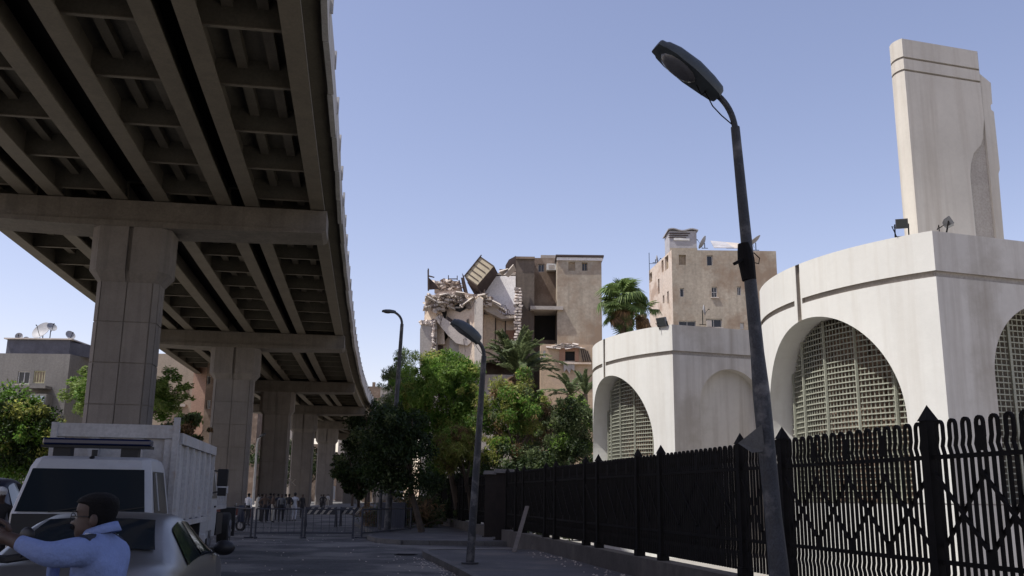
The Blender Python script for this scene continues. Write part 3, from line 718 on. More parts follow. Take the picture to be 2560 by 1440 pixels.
b = MB(); b.bx(ext[0] - .05, ext[1] + .1, YB - .12, YB - .004, ext[3] - .32, ext[3] - .06); obj('roof_band', b, m_paintw, cb)
rec, O, H_, e2 = blk('recess_wall', 1334, 1394.5, 645, YB + 2.6, 6, m_brown, [(1345, 1361, 660, 680), (1336, 1389, 775, 850)], hd=.6)
window(rec, O, X0, H_[0], .2, 'glass', m_greyp)
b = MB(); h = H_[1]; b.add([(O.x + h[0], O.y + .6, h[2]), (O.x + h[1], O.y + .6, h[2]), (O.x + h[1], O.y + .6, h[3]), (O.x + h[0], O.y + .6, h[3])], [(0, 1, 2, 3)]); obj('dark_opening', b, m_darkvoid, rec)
b = MB(); p = at(1378, 669, YB + 2.3); b.bx(p.x - .42, p.x + .42, p.y - .35, p.y + .28, p.z - .3, p.z + .3)
ac = obj('air_conditioner', b, m_frame, rec); b = MB(); b.bx(p.x - .26, p.x + .26, p.y - .37, p.y - .352, p.z - .18, p.z + .18); obj('grille', b, m_greyp, ac)
b = MB(); p = at(1326, 768, YB - .3); q = at(1408, 768, YB - .3); b.bx(p.x, q.x, YB - .35, YB + 2.55, p.z - .2, p.z + .12); obj('ledge', b, m_greyp, cb)
b = MB(); p = at(1352, 640, YB + 4); q = at(1394, 640, YB + 4); b.bx(p.x, q.x, YB + 4, YB + 8, p.z - 1.5, p.z + .1); obj('roof_hut', b, m_greyp, cb)
mid, O, H_, e3 = blk('dark_mid_wall', 1289, 1335.5, 648, YB + .4, 8, m_sootshade)
b = MB(); b.bx(e3[0] - .02, e3[1] + .02, YB + .2, YB + 8, e3[3] + .002, e3[3] + .2); obj('parapet', b, m_brown, cb)
b = MB(); a_ = at(1264, 664, YB + 2.5); c_ = at(1290, 648, YB + 2.5)
b.extr([(a_.x, YB + 1.2, c_.z - 2.2), (c_.x, YB + 1.2, c_.z - 2.2), (c_.x, YB + 1.2, c_.z), (a_.x + .3, YB + 1.2, a_.z + .25), (a_.x, YB + 1.2, a_.z - .3)], (0, 3, 0)); obj('dark_roof_box', b, m_wood, cb)
# torn wall end of stacked stones between the rooms and the dark middle wall
stones = []
for v in range(7):
    s = MB(); P = []
    for z in (-.5, .5):
        for x, y in ((-.5, -.5), (.5, -.5), (.5, .5), (-.5, .5)): P.append((x + random.uniform(-.13, .13), y + random.uniform(-.13, .13), z + random.uniform(-.13, .13)))
    s.hexa(P); stones.append(s)
st_me = [mesh_of('stone', s, m_rubble) for s in stones]; dk_me = [mesh_of('stone', s, m_rubble2) for s in stones]; sl_me = [mesh_of('slab_piece', s, m_slab) for s in stones]
def stone(par, p, sc, dark=False, rot=None, name='stone', me=None):
    o = link(name, me or random.choice(dk_me if dark else st_me), par); o.location = Vector(p) - world_loc(par); o.scale = sc
    o.rotation_euler = rot or (random.uniform(-.4, .4), random.uniform(-.4, .4), random.uniform(0, 6.28)); return o
core = MB(); p0 = at(1288, 738, YB - .5); p1 = at(1301, 870, YB - .5)
core.bx(p0.x + .05, p1.x - .05, YB - 2.2, YB + .38, 0, p0.z); tc = obj('torn_wall_end', core, m_brown, cb)
z = 9.0
while z < p0.z + .2:
    for k in range(2): stone(tc, (p0.x + .12 + .27 * k + random.uniform(-.08, .08), YB - 2.25, z), (random.uniform(.22, .36), .3, random.uniform(.14, .26)), random.random() < .25, (0, random.uniform(-.2, .2), random.uniform(-.3, .3)))
    z += .25
# interior rooms laid open
b = MB(); b.extr([at(x, y, SL(x, .012, 1212, 1.3)) for x, y in [(1212, 786), (1289, 786), (1289, 690), (1212, 690)]], (0, .3, 0)); obj('room_wall', b, m_paintw, cb); p = at(1212, 786, YB + 1.2); q = at(1289, 690, YB + 1.2)
b = MB(); b.bx(p.x - .1, q.x, YB + .8, YB + 1.6, q.z + .002, q.z + .18); obj('roof_slab', b, m_slab, cb)
b = MB(); b.bx(p.x - .14, p.x - .01, YB + .9, YB + 1.5, p.z + .2, q.z); obj('corner_post', b, m_rubble2, cb)
lo, O, H_, e4 = blk('lower_room_wall', 1205, 1289, 787, YB + 1.1, .3, m_cream, [(1240, 1262, 787.5, 862)], pybot=905, hd=.28)
b = MB(); h = H_[0]
for u0, u1 in ((h[0] - .1, h[0]), (h[1], h[1] + .1)): b.bx(O.x + u0, O.x + u1, O.y - .06, O.y - .002, h[2], h[3])
b.bx(O.x + h[0] - .1, O.x + h[1] + .1, O.y - .06, O.y - .002, h[3], h[3] + .1); obj('door_frame', b, m_wood, lo)
b = MB(); b.bx(O.x + h[0] + .05, O.x + h[0] + .3, O.y + .5, O.y + .55, h[2], h[3] - .5); b.bx(O.x + h[0], O.x + h[1], O.y + 1.6, O.y + 1.65, h[2], h[3]); obj('doorway_back', b, M('dim corridor', (.16, .16, .14), .9, .2, 1, 0, 10), lo)
b = MB(); p = at(1264, 852, YB + 1.09); q = at(1289, 826, YB + 1.09); b.bx(p.x, q.x, YB + 1.05, YB + 1.098, p.z - 1.5, q.z); obj('dado', b, m_dado, lo)
b = MB(); p = at(1213, 786, YB + .2); q = at(1289, 780, YB + .2)           # broken floor edge
pts = [(p.x - .2, p.z + 1.1), (p.x + .5, p.z + .9), (p.x + 1.2, p.z + .25), (p.x + 1.7, p.z - .15), (q.x, p.z - .1), (q.x, p.z - .34), (p.x + 1.5, p.z - .45), (p.x + .2, p.z + .2), (p.x - .2, p.z + .5)]
b.extr([(x, YB - .1, z) for x, z in pts], (0, 1.2, 0)); obj('broken_floor', b, m_slab, cb)
# cream mass under the heap, split by a grey pilaster strip
b = MB(); p = at(1112, 862, YB + .9)
outl = [(1108, 940), (1206, 940), (1208, 745), (1196, 738), (1180, 748), (1168, 742), (1150, 752), (1132, 760), (1118, 772), (1112, 800), (1120, 842), (1108, 862)]
b.extr([at(x, y, SL(x)) for x, y in outl], (0, 2.2, 0)); obj('torn_wall', b, m_cream, cb)
b = MB(); b.extr([at(x, y, SL(x) - .4) for x, y in [(1186, 940), (1206, 940), (1207, 748), (1198, 742), (1186, 752)]], (0, .44, 0)); obj('pilaster', b, m_greyp, cb)
b = MB(); b.extr([at(x, y, YB + .2) for x, y in [(1118, 790), (1122, 842), (1146, 822), (1158, 812), (1140, 806)]], (0, .6, 0)); obj('dark_opening_sheet', b, m_wood, cb)  # dark sheet standing in for the shade of an opening
b = MB(); b.extr([at(x, y, SL(x, .025, 1060, 1.4)) for x, y in [(1060, 860), (1112, 860), (1108, 790), (1090, 752), (1078, 756), (1066, 768), (1061, 790)]], (0, 2.0, 0)); obj('room_side_wall', b, m_cream, cb)
b = MB(); b.extr([at(x, y, YB - .6) for x, y in [(1088, 793), (1099, 788), (1118, 800), (1150, 822), (1180, 838), (1184, 850), (1168, 864), (1140, 858), (1118, 836), (1100, 814)]], (0, 1.3, .1)); obj('fallen_slab', b, m_slab, cb)
b = MB(); b.extr([at(x, y, YB + .1) for x, y in [(1124, 846), (1160, 862), (1160, 905), (1124, 890)]], (.0, .5, .0)); obj('leaning_panel', b, m_greyp, cb)
for hp_ in ([(1099, 752), (1113, 748), (1119, 770), (1114, 795), (1101, 790), (1096, 772)], [(1136, 762), (1158, 757), (1166, 770), (1150, 780), (1138, 776)], [(1072, 862), (1080, 858), (1086, 930), (1074, 930)], [(1166, 800), (1171, 796), (1174, 835), (1168, 838)]):
    b = MB(); b.extr([at(x, y, SL(x) - .12 if x > 1110 else YB + .6) for x, y in hp_], (0, .1, 0)); obj('dark_hollow_sheet', b, m_darkvoid, cb)  # flat near black sheets stand in for shaded hollows
b = MB(); b.extr([at(x, y, YB + .95) for x, y in [(1092, 828), (1112, 850), (1120, 900), (1118, 960), (1092, 960)]], (0, .4, 0)); obj('hollow_back', b, m_wood, cb)
# lower left block with a ragged stone edge
b = MB(); b.extr([at(x, y, YB - .3) for x, y in [(1049, 1010), (1092, 1010), (1092, 803), (1081, 802), (1079, 808), (1066, 803), (1054, 808), (1050, 824)]], (0, 5, 0)); ll = obj('lower_left_wall', b, m_greyp, cb)
for i in range(38):
    y = 800 + i * 3.2; p = at(1085 + random.uniform(-4, 4), y, YB - .42); stone(ll, p, (random.uniform(.16, .3), .22, random.uniform(.12, .2)), random.random() < .3)
for i in range(14):
    p = at(1052 + i * 2.6, 806 + random.uniform(-4, 4), YB - .3); stone(ll, p, (random.uniform(.2, .4), .4, random.uniform(.15, .3)))
# inner floors and mass behind
b = MB(); p = at(1062, 760, YB + 3.3); q = at(1289, 760, YB + 3.3); b.bx(p.x, q.x, YB + 3.3, YB + 9, 0, p.z - .3); obj('inner_mass', b, m_brown, cb)
b = MB(); p = at(1062, 860, YB + .1); q = at(1289, 905, YB + .1); b.bx(p.x, q.x, YB + .3, YB + 3.2, 0, at(1200, 935, YB).z); obj('lower_storeys', b, m_greyp, cb)
# rubble heap
heap = obj('rubble_heap', (lambda m: (m.extr([at(x, y, YB + .6) for x, y in [(1062, 766), (1075, 742), (1100, 730), (1140, 726), (1175, 734), (1210, 738), (1222, 752), (1235, 768), (1205, 762), (1160, 772), (1120, 780), (1100, 770)]], (0, 2.6, .3)), m)[1])(MB()), m_rubble2, cb)
for i in range(230):
    u = random.random(); x = 1063 + u * 165; yt = 738 + 10 * abs(sin(u * 7)) + (22 * (u - .85) if u > .85 else 0)
    p = at(x, yt + random.uniform(-6, 34) * (1 - .3 * u), YB + random.uniform(-.5, .7))
    big = random.random() < .3
    stone(heap, p, (random.uniform(.3, .75) if big else random.uniform(.1, .38), random.uniform(.2, .5), random.uniform(.08, .2) if big else random.uniform(.08, .26)), random.random() < .33, me=(random.choice(sl_me) if big else None))
for (x, y, a, L) in [(1080, 752, -.5, 1.5), (1112, 737, .12, .9), (1150, 735, -.1, .8), (1171, 754, .6, 1.2), (1205, 742, .15, .8), (1250, 770, -.6, 1.3), (1240, 762, -.5, 1.0), (1262, 680, .3, .8), (1276, 678, .9, 1.2)]:
    p = at(x, y, YB - .5); stone(heap, p, (L, .8, .16), rot=(random.uniform(-.5, .1), -a, random.uniform(-.2, .2)), name='slab_piece', me=random.choice(sl_me))
for i in range(26):
    p = at(1255 + random.uniform(0, 32), 681 + random.uniform(-6, 8), YB + 1.2); stone(heap, p, (random.uniform(.15, .5), .4, random.uniform(.08, .25)), random.random() < .4)
# timber remains on top
def timber(pts, Y, dep, name='timber', m=None): b = MB(); b.extr([at(x, y, Y) for x, y in pts], (0, dep, 0)); return obj(name, b, m or m_wood, cb)
timber([(1069, 726), (1072, 726), (1072, 672), (1070, 670), (1068.5, 676)], YB + 1.5, .25, 'post'); timber([(1072, 688), (1086, 692), (1085, 694), (1072, 691)], YB + 1.5, .15)
timber([(1072, 724), (1072, 694), (1085, 706), (1098, 722)], YB + 1.8, .1, 'torn_sheet')
timber([(1086, 706), (1150, 702), (1152, 730), (1086, 732)], YB + 3.4, .4, 'back_parapet', m_rubble2)
for q in ([(1120, 700), (1122, 700), (1122, 688), (1120, 688)], [(1142, 700), (1144, 700), (1144, 689), (1142, 689)], [(1120, 698), (1144, 698), (1144, 696), (1120, 696)]): timber(q, YB + 2, .1, 'bed_rail')
for q in ([(1146, 700), (1149, 700), (1158, 734), (1154, 734)], [(1152, 694), (1157, 694), (1168, 736), (1160, 736)], [(1155, 682), (1160, 690), (1165, 714), (1160, 712)], [(1160, 692), (1172, 740), (1164, 740), (1156, 700)], [(1170, 708), (1192, 715), (1198, 742), (1190, 742)], [(1192, 716), (1214, 700), (1213, 740), (1206, 738), (1200, 724)], [(1168, 706), (1214, 690), (1213, 704), (1190, 716)]): timber(q, YB + 1.0 + random.uniform(0, .6), .35)
for i in range(34):
    p = at(1086 + random.random() * 62, 700 + random.random() * 26, YB + 2.6); stone(heap, p, (random.uniform(.15, .7), .4, random.uniform(.08, .22)), random.random() < .5)
# tilted rooftop room
tr = thing('tilted_rooftop_room', 'wooden rooftop room tipped over on its corner above the rubble', 'shed', at(1192, 714, YB))
c4 = [at(1201.5, 641, YB - .2), at(1235, 664, YB - .5), at(1192, 714, YB - .5), at(1161, 691, YB - .2)]
inn = (Vector((.62, 2.4, -.72)))
b = MB(); b.extr(c4, (c4[1] - c4[0]).cross(c4[3] - c4[0]).normalized() * .08); obj('board_face', b, m_shed, tr)
b = MB(); o4 = [c + (c4[1] - c4[0]).cross(c4[3] - c4[0]).normalized() * .084 for c in c4]
b.add([o4[0], o4[1], o4[2], o4[3]] + [o + inn for o in o4], [(4, 5, 6, 7), (0, 1, 5, 4), (1, 2, 6, 5), (2, 3, 7, 6), (3, 0, 4, 7)]); obj('side_walls', b, m_wood, tr)
nrm = (c4[1] - c4[0]).cross(c4[3] - c4[0]).normalized()
if nrm.y > 0: nrm = -nrm
for t_ in (.02, .2, .42, .63, .82, .98):
    a_ = c4[0].lerp(c4[3], t_) + nrm * .03; q_ = c4[1].lerp(c4[2], t_) + nrm * .03; b = MB(); b.bar(a_.lerp(q_, -.01), a_.lerp(q_, .88 if .1 < t_ < .9 else 1.0), .07, .06); obj('batten', b, m_wood, tr)
b = MB(); b.bar(c4[0].lerp(c4[3], -.06) + nrm * .05, c4[3] + nrm * .05, .09); obj('edge_board', b, m_wood, tr)
# bent reinforcing bars and torn cables hanging from the broken floors
rb_ = random.Random(11)
for (x, y, n_) in ((1078, 756, 4), (1118, 742, 5), (1160, 748, 5), (1204, 745, 5), (1250, 775, 4), (1098, 795, 3), (1180, 850, 3), (1272, 786, 3)):
    for _ in range(n_):
        p = at(x + rb_.uniform(-9, 9), y + rb_.uniform(-5, 5), YB - .5); d_ = Vector((rb_.uniform(-.9, .9), rb_.uniform(-.9, -.2), rb_.uniform(-.2, .7))); q_ = p + d_ * rb_.uniform(.4, .9); e_ = q_ + Vector((rb_.uniform(-.4, .4), rb_.uniform(-.2, .1), rb_.uniform(-1.3, -.1)))
        b = MB(); b.tube([p, p.lerp(q_, .6) + Vector((0, 0, .1)), q_, q_.lerp(e_, .6), e_], .024, 5); obj('bent_bar', b, m_wood, cb)
# lower right annexe with torn roof
an, O, H_, e5 = blk('annexe_wall', 1352, 1482, 861, YB - 3.5, 3.4, m_ochre, [(1413, 1437, 878, 902), (1358, 1364, 876, 893)])
window(an, O, X0, H_[1], .15, 'glass', m_frame)
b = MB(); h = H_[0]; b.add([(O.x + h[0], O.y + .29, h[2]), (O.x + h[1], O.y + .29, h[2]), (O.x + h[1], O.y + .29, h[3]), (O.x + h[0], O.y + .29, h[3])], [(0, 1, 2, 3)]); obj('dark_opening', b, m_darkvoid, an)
for r in ((1398, 1413, 866, 903), (1437, 1447, 866, 904), (1413, 1437, 866, 878)):
    q = pxrect(O, X0, *r); b = MB(); b.bx(O.x + q[0] + .01, O.x + q[1] - .01, O.y - .07, O.y - .004, q[2], q[3]); obj('torn_lining', b, m_dado, an)
for i in range(9):
    a_ = at(1449 + i * 2.6, 868 + i * 1.2, YB - 3.7); c_ = at(1456 + i * 2.9, 904, YB - 3.6); b = MB(); b.bar(a_, c_, .09, .05); obj('slat', b, m_wood if i % 2 else m_shutter, an)
for i in range(26):
    p = at(1374 + random.random() * 72, 862 + random.uniform(-3, 4) + 4 * abs(sin(i)), YB - 3.6); stone(an, p, (random.uniform(.3, 1.2), .5, random.uniform(.05, .14)), random.random() < .3, rot=(random.uniform(-.2, .2), random.uniform(-.25, .25), random.uniform(-.3, .3)), me=random.choice(sl_me) if i % 2 else None)
b = MB(); b.extr([at(x, y, YB - 3.75) for x, y in [(1408, 903), (1437, 904), (1436, 928), (1428, 922), (1424, 934), (1416, 922), (1410, 930)]], (0, .12, 0)); obj('hanging_rags', b, m_greyp, an)
b = MB(); p = at(1398, 906, YB - 3.8); q = at(1478, 907, YB - 3.8); b.bx(p.x, q.x, YB - 3.85, YB - 3.51, p.z - .12, p.z + .02); obj('ledge', b, m_cream, an)

# ================================================================== SECOND (INTACT) BUILDING
YS = 85.0
c0 = at(1681, 720, YS); c1 = at(1943, 690, YS); cl = at(1623, 720, 93.5)
sb = thing('apartment_block', 'tan apartment block with small scattered windows and junk on its roof', 'building', (c0.x, YS, 0))
Hs = at(1800, 626, YS).z
fr_ = [(1697, 1715, 637, 662), (1767, 1782, 638, 664), (1700, 1710, 720, 742), (1779, 1793, 717, 743), (1697, 1740, 802, 816), (1765, 1805, 797, 818), (1850, 1860, 807, 823), (1843, 1853, 716, 738), (1848, 1855, 636, 657)]
O = Vector((c0.x, YS, 0)); H_ = [pxrect(O, X0, *h) for h in fr_]
b = MB(); facade(b, O, X0, c1.x - c0.x, Hs, H_, .3); W_ = c1.x - c0.x
b.add([(c1.x, YS, 0), (c1.x + .4, YS + 10, 0), (c1.x + .4, YS + 10, Hs), (c1.x, YS, Hs), (c0.x, YS, Hs), (cl.x, 93.5, Hs), (cl.x, 93.5, 0)], [(0, 1, 2, 3), (3, 2, 5, 4), (1, 6, 5, 2)])
obj('front_wall', b, m_tan, sb)
for i, h in enumerate(H_):
    w_ = window(sb, O, X0, h, .24, 'shutter' if i in (0,) else 'glass', m_shutter if i in (0, 8) else m_frame, bars=0 if i in (1, 2) else 1, fr=.06 if i != 6 else .14, crossbar=i in (3, 6))
    if i in (3, 5): sill(w_, O, X0, h)
b = MB(); q = pxrect(O, X0, 1766, 1778, 802, 818); b.bx(O.x + q[0], O.x + q[1], O.y - .25, O.y - .004, q[2], q[3]); obj('air_conditioner', b, m_greyp, sb)
XL = Vector((c0.x - cl.x, YS - 93.5, 0)); LL = XL.length; XL.normalize(); OL = Vector((cl.x, 93.5, 0))
lw = [(1662, 1671, 640, 674), (1654, 1659, 650, 680), (1623, 1630, 682, 706), (1645, 1649, 697, 735), (1668, 1672, 728, 760), (1657, 1661, 738, 758)]
HL = []
for h in lw:
    q = pxrect(OL, XL, *h); HL.append((max(.1, q[0]), min(LL - .1, q[1]), q[2], min(q[3], Hs - .1)))
b = MB(); facade(b, OL, XL, LL, Hs, HL, .35); obj('side_wall', b, M('sun toned pinkish plaster', (.58, .49, .41), .95, .12, .35, .2, 12, patch=(.34, .25, .19), patch_scale=.35, patch_amt=.5, streak=.35), sb)  # paler base than the front wall, sunlight put into the colour
for i, h in enumerate(HL): window(sb, OL, XL, h, .25, 'shutter' if i < 3 else 'glass', m_shutter)
b = MB(); p = at(1674, 614, YS + .8); q = at(1742, 612, YS + .8); zt_s = at(1700, 577, YS + .8).z; b.bx(p.x, q.x, YS + .8, YS + 3.5, Hs, zt_s)
sh = thing('rooftop_shed', 'grey patched shed with a wavy roof on the tan block', 'shed', ((p.x + q.x) / 2, YS + 2, Hs)); obj('wall', b, m_tarp, sh)
b = MB(); b.bx(p.x + .4, p.x + 1.9, YS + .72, YS + .796, zt_s - .95, zt_s - .72); obj('white_board', b, m_frame, sh)
for k in range(4): b = MB(); b.bx(p.x - .1, q.x - .6 - .2 * k, YS + .74, YS + .796, zt_s - .3 - .2 * k, zt_s - .22 - .2 * k) if k != 3 else b.bx(p.x, q.x, YS + .6, YS + .79, Hs + .01, Hs + .35); obj('batten', b, m_wood if k != 3 else m_tan, sh)
b = MB(); n = 12; xs = np.linspace(p.x - .15, q.x + .15, n); b.extr([(x, YS + .6, zt_s + .1 * sin(i * .9) + .03) for i, x in enumerate(xs)] + [(x, YS + .6, zt_s + .1 * sin(i * .9) + .13) for i, x in reversed(list(enumerate(xs)))], (0, 3.2, 0)); obj('roof', b, m_tarp, sh)
satellite_dish('large dark dish seen edge-on beside the rooftop shed of the tan block', at(1762, 621, YS + 1), .68, (-.75, .25, .45), .5)
satellite_dish('tilted dish at the right end of the tan block roof', at(1890, 626, YS + 1), .78, (-.55, .1, .75), .75)
satellite_dish('small dish on the far left roof edge of the tan block', at(1639, 657, 91), .4, (.9, -.3, .1), .35)
satellite_dish('dish on a mast against the front wall of the tan block', at(1757, 812, YS - 1.0), .48, (.93, -.3, .1), 1.35)
b = MB(); p = at(1624, 700, 92.8); b.bar((p.x, p.y, p.z), (p.x, p.y, at(1624, 632, 92.8).z), .05); b.bar((p.x, p.y, at(1624, 659, 92.8).z), (p.x + .8, p.y, at(1624, 659, 92.8).z), .04); tag(obj('antenna', b, m_iron), 'thin rooftop antenna pole at the left edge of the tan block', 'antenna')
for i, (x0, x1, y0, y1) in enumerate([(1776, 1812, 603, 620), (1806, 1846, 606, 621)]):
    b = MB(); a_ = at(x0, y0, YS + 3); e_ = at(x1, y0 + 3, YS + 3); z1 = at(x0, y1, YS + .6).z
    b.extr([(a_.x, YS + 3, a_.z), (e_.x, YS + 3, e_.z), (e_.x + .3, YS + .6, max(z1, Hs + .03)), (a_.x - .2, YS + .6, max(z1, Hs + .03))], (0, 0, .06)); tag(obj('roof_sheeting', b, m_tarp if i == 0 else m_slab), ['pale sheet propped on the tan block roof beside the large dish', 'grey ragged sheet propped on the tan block roof next to the pale one'][i], 'sheeting')

# ================================================================== LEFT BUILDINGS
YL = 75.0
lb = thing('grey_house', 'pale grey house with a dark fenced roof and satellite dishes, left of the first pier', 'building', (-37, YL, 0))
O = Vector((at(-120, 950, YL).x, YL, 0)); xr = at(165, 980, YL).x; Hl = at(80, 884, YL).z
hl = [(44, 74, 928, 960), (84, 112, 927, 958)]; H_ = [pxrect(O, X0, *h) for h in hl]
b = MB(); facade(b, O, X0, xr - O.x, Hl, H_, .3); b.add([(xr, YL, 0), (xr + 1.6, YL + 9, 0), (xr + 1.6, YL + 9, Hl), (xr, YL, Hl), (O.x, YL, Hl), (O.x, YL + 9, Hl)], [(0, 1, 2, 3), (3, 2, 5, 4)]); obj('wall', b, m_lgrey, lb)
w_ = window(lb, O, X0, H_[0], .15, 'glass', m_frame); sill(w_, O, X0, H_[0]); window(lb, O, X0, H_[1], .1, 'shutter', M('yellowish shutter frame', (.45, .42, .25), .8, .1, 2, 0, 10), bars=3)
b = MB(); p = at(40, 965, YL - 1); q = at(115, 965, YL - 1); b.bx(p.x, q.x, YL - 1.1, YL - .004, p.z - .15, p.z + .06); obj('balcony', b, m_lgrey, lb)
b = MB(); p = at(62, 1040, YL - 1.0); q = at(118, 985, YL - 1.0); b.bx(p.x, q.x, YL - 1.1, YL - .004, p.z - 3, q.z); ob = obj('bay', b, m_lgrey, lb)
b = MB(); p2 = at(72, 1030, YL - 1.12); q2 = at(112, 990, YL - 1.12); b.bx(p2.x, q2.x, YL - 1.16, YL - 1.104, p2.z, q2.z); obj('curtain', b, M('pale blue blind', (.34, .40, .42), .8, .1, 2, 0, 10), ob)
b = MB(); p = at(14, 885, YL + .5); q = at(176, 850, YL + .5); b.bx(p.x, q.x, YL + .5, YL + 6, Hl + .003, q.z); b.prism([(q.x, YL + .5), (q.x + 1.2, YL + 2), (q.x + 1.2, YL + 6), (q.x, YL + 6)], Hl + .003, q.z - .2); rb = obj('roof_screen', b, M('dark blue roof screen', (.10, .10, .12), .8, .2, 1.5, .1, 10, streak=.3), lb)
b = MB(); b.bx(p.x - .2, q.x + .2, YL + .3, YL + 6, q.z + .003, q.z + .1); obj('roof_slab', b, m_slab, lb)
zt3 = q.z + .1
satellite_dish('biggest dish on the grey house roof, facing away', (at(106, 850, YL + 2).x, YL + 2, zt3), .82, (-.25, -.75, .45), .75)
satellite_dish('dish just right of the biggest one on the grey house roof', (at(133, 850, YL + 2).x, YL + 1.4, zt3), .42, (.6, -.5, .55), 1.0)
satellite_dish('rightmost small dish on the grey house roof', (at(172, 852, YL + 2).x, YL + 2, zt3), .42, (.7, -.5, .45), .45)
satellite_dish('small dish at the left end of the grey house roof', (at(47, 850, YL + 2).x, YL + 2, zt3), .30, (.3, -.9, .2), .35)
satellite_dish('lowest small dish second from the left on the grey house roof', (at(66, 850, YL + 2).x, YL + 2, zt3), .28, (.1, -.9, .3), .05)
def simple_building(name, label, px0, px1, pyt, Y, dep, mat, wins=(), cat='building', wk='glass', group=None):
    xa = at(px0, 1100, Y).x; xb = at(px1, 1100, Y).x; zt_ = at((px0 + px1) / 2, pyt, Y).z
    t = thing(name, label, cat, ((xa + xb) / 2, Y, 0), group=group); O = Vector((xa, Y, 0)); H_ = [pxrect(O, X0, *h) for h in wins]
    b = MB(); facade(b, O, X0, xb - xa, zt_, H_, .3); b.add([(xa, Y, 0), (xb, Y, 0), (xb, Y + dep, 0), (xa, Y + dep, 0), (xa, Y, zt_), (xb, Y, zt_), (xb, Y + dep, zt_), (xa, Y + dep, zt_)], [(1, 2, 6, 5), (2, 3, 7, 6), (3, 0, 4, 7), (4, 5, 6, 7)]); obj('wall', b, mat, t)
    for h in H_: window(t, O, X0, h, .25, wk, m_frame)
    return t, O, zt_
sbd, O, _z = simple_building('sign_building', 'cream building bearing painted block letters behind the first pier', 330, 470, 884, 96, 10, M('dusty cream plaster', (.33, .27, .205), .95, .12, .5, .15, 10, streak=.3))
b = MB(); p = at(392, 1010, 95.9); q = at(466, 1011, 95.9); b.bx(p.x, q.x, 95.6, 95.996, p.z - .25, p.z); obj('ledge', b, m_greyp, sbd)
m_letter = M('faded brown lettering', (.17, .12, .09), .9, .2, 3, 0, 10)
def text_obj(name, s, p, size, mat, par, rz=0, ext=.012, sx=1.0):
    c = bpy.data.curves.new(name, 'FONT'); c.body = s; c.size = size; c.extrude = ext; c.align_x = 'LEFT'
    o0 = bpy.data.objects.new(name, c); COL.objects.link(o0)
    dg = bpy.context.evaluated_depsgraph_get(); me = bpy.data.meshes.new_from_object(o0.evaluated_get(dg)); bpy.data.objects.remove(o0)
    me.materials.clear(); me.materials.append(mat); o = link(name, me, par); o.location = Vector(p) - (world_loc(par) if par else Vector((0, 0, 0))); o.rotation_euler = (pi / 2, 0, rz); o.scale = (sx, 1, 1); return o
text_obj('lettering', 'OAR', at(406, 989, 95.97), 1.35, m_letter, sbd); text_obj('lettering', 'WER', at(408, 1002, 95.97), .72, m_letter, sbd, sx=1.35)
simple_building('pink_building', 'narrow pinkish brick building in the gap beside the second pier', 470, 507, 915, 92, 9, m_pink, [(478, 498, 1046, 1053)])
simple_building('brown_building', 'tall brown building half hidden behind the second pier', 509, 560, 900, 88, 9, m_brown, [(516, 526, 940, 960), (516, 526, 1000, 1022)])
simple_building('dark_rooftop_house', 'small dark flat roof house far beyond the grey house', 190, 212, 893, 110, 8, m_brown)
t_, O, z_ = simple_building('distant_house', 'distant low house at the end of the flyover curve', 912, 948, 966, 215, 10, m_brown)
b = MB(); b.bx(O.x + 1, O.x + 1.6, 216, 217, z_, z_ + 1.1); obj('roof_tank', b, m_brown, t_)
simple_building('distant_house', 'distant pale low house left of the collapsed block', 946, 1000, 969, 205, 10, m_greyp, [(955, 960, 985, 992)])
simple_building('distant_house', 'distant slim pale house behind the tall street lamp', 964, 1000, 936, 190, 8, m_lgrey)
for i, (a_, c_, yt, Y, mm, lab) in enumerate([(520, 640, 1005, 205, m_brown, 'dark distant building seen between the second and third piers'), (636, 760, 1040, 230, m_greyp, 'dark distant building seen between the third and fourth piers'), (756, 812, 1110, 215, m_brown, 'low brown distant building behind the fourth pier'), (846, 930, 1085, 225, m_greyp, 'distant building right of the far white truck'), (800, 860, 1130, 260, m_brown, 'farthest low building behind the white truck')]):
    simple_building('street_house', lab, a_, c_, yt, Y, 12, mm, [(a_ + 12, a_ + 22, yt + 22, yt + 36), (a_ + 34, a_ + 44, yt + 22, yt + 36)])
# ================================================================== VEGETATION
g_dark = leaf_mat('dark green leaves', (0.0108, 0.0234, 0.0063), (0.0315, 0.0540, 0.0108), .25)
g_mid = leaf_mat('mid green leaves', (0.0520, 0.1235, 0.0156), (0.1430, 0.2470, 0.0390), .45)
g_bright = leaf_mat('bright green leaves', (.095, .19, .028), (.25, .36, .075), .5)
g_grey = leaf_mat('grey green leaves', (0.0910, 0.1365, 0.0585), (0.2470, 0.2990, 0.1430), .4)
g_yellow = leaf_mat('yellow green leaves', (.15, .18, .035), (.35, .35, .095), .5)
g_olive = leaf_mat('olive leaves', (0.0473, 0.0702, 0.0243), (0.1350, 0.1688, 0.0675), .35)
g_brown = leaf_mat('dry brown leaves', (0.1080, 0.0660, 0.0336), (0.2880, 0.1800, 0.0900), .3)
g_light = leaf_mat('pale green leaves', (.10, .165, .035), (.26, .33, .10), .5)
g_palm = leaf_mat('fan palm fronds', (0.0690, 0.1150, 0.0345), (0.1955, 0.2587, 0.0805), .4)
g_date = leaf_mat('date palm fronds', (0.0720, 0.1020, 0.0480), (0.2040, 0.2400, 0.1080), .4)
m_bark = M('rough bark', (.075, .055, .04), .95, .3, 3, .6, 25)
m_palmbark = M('palm trunk bark', (.13, .095, .065), .95, .3, 5, .6, 25)
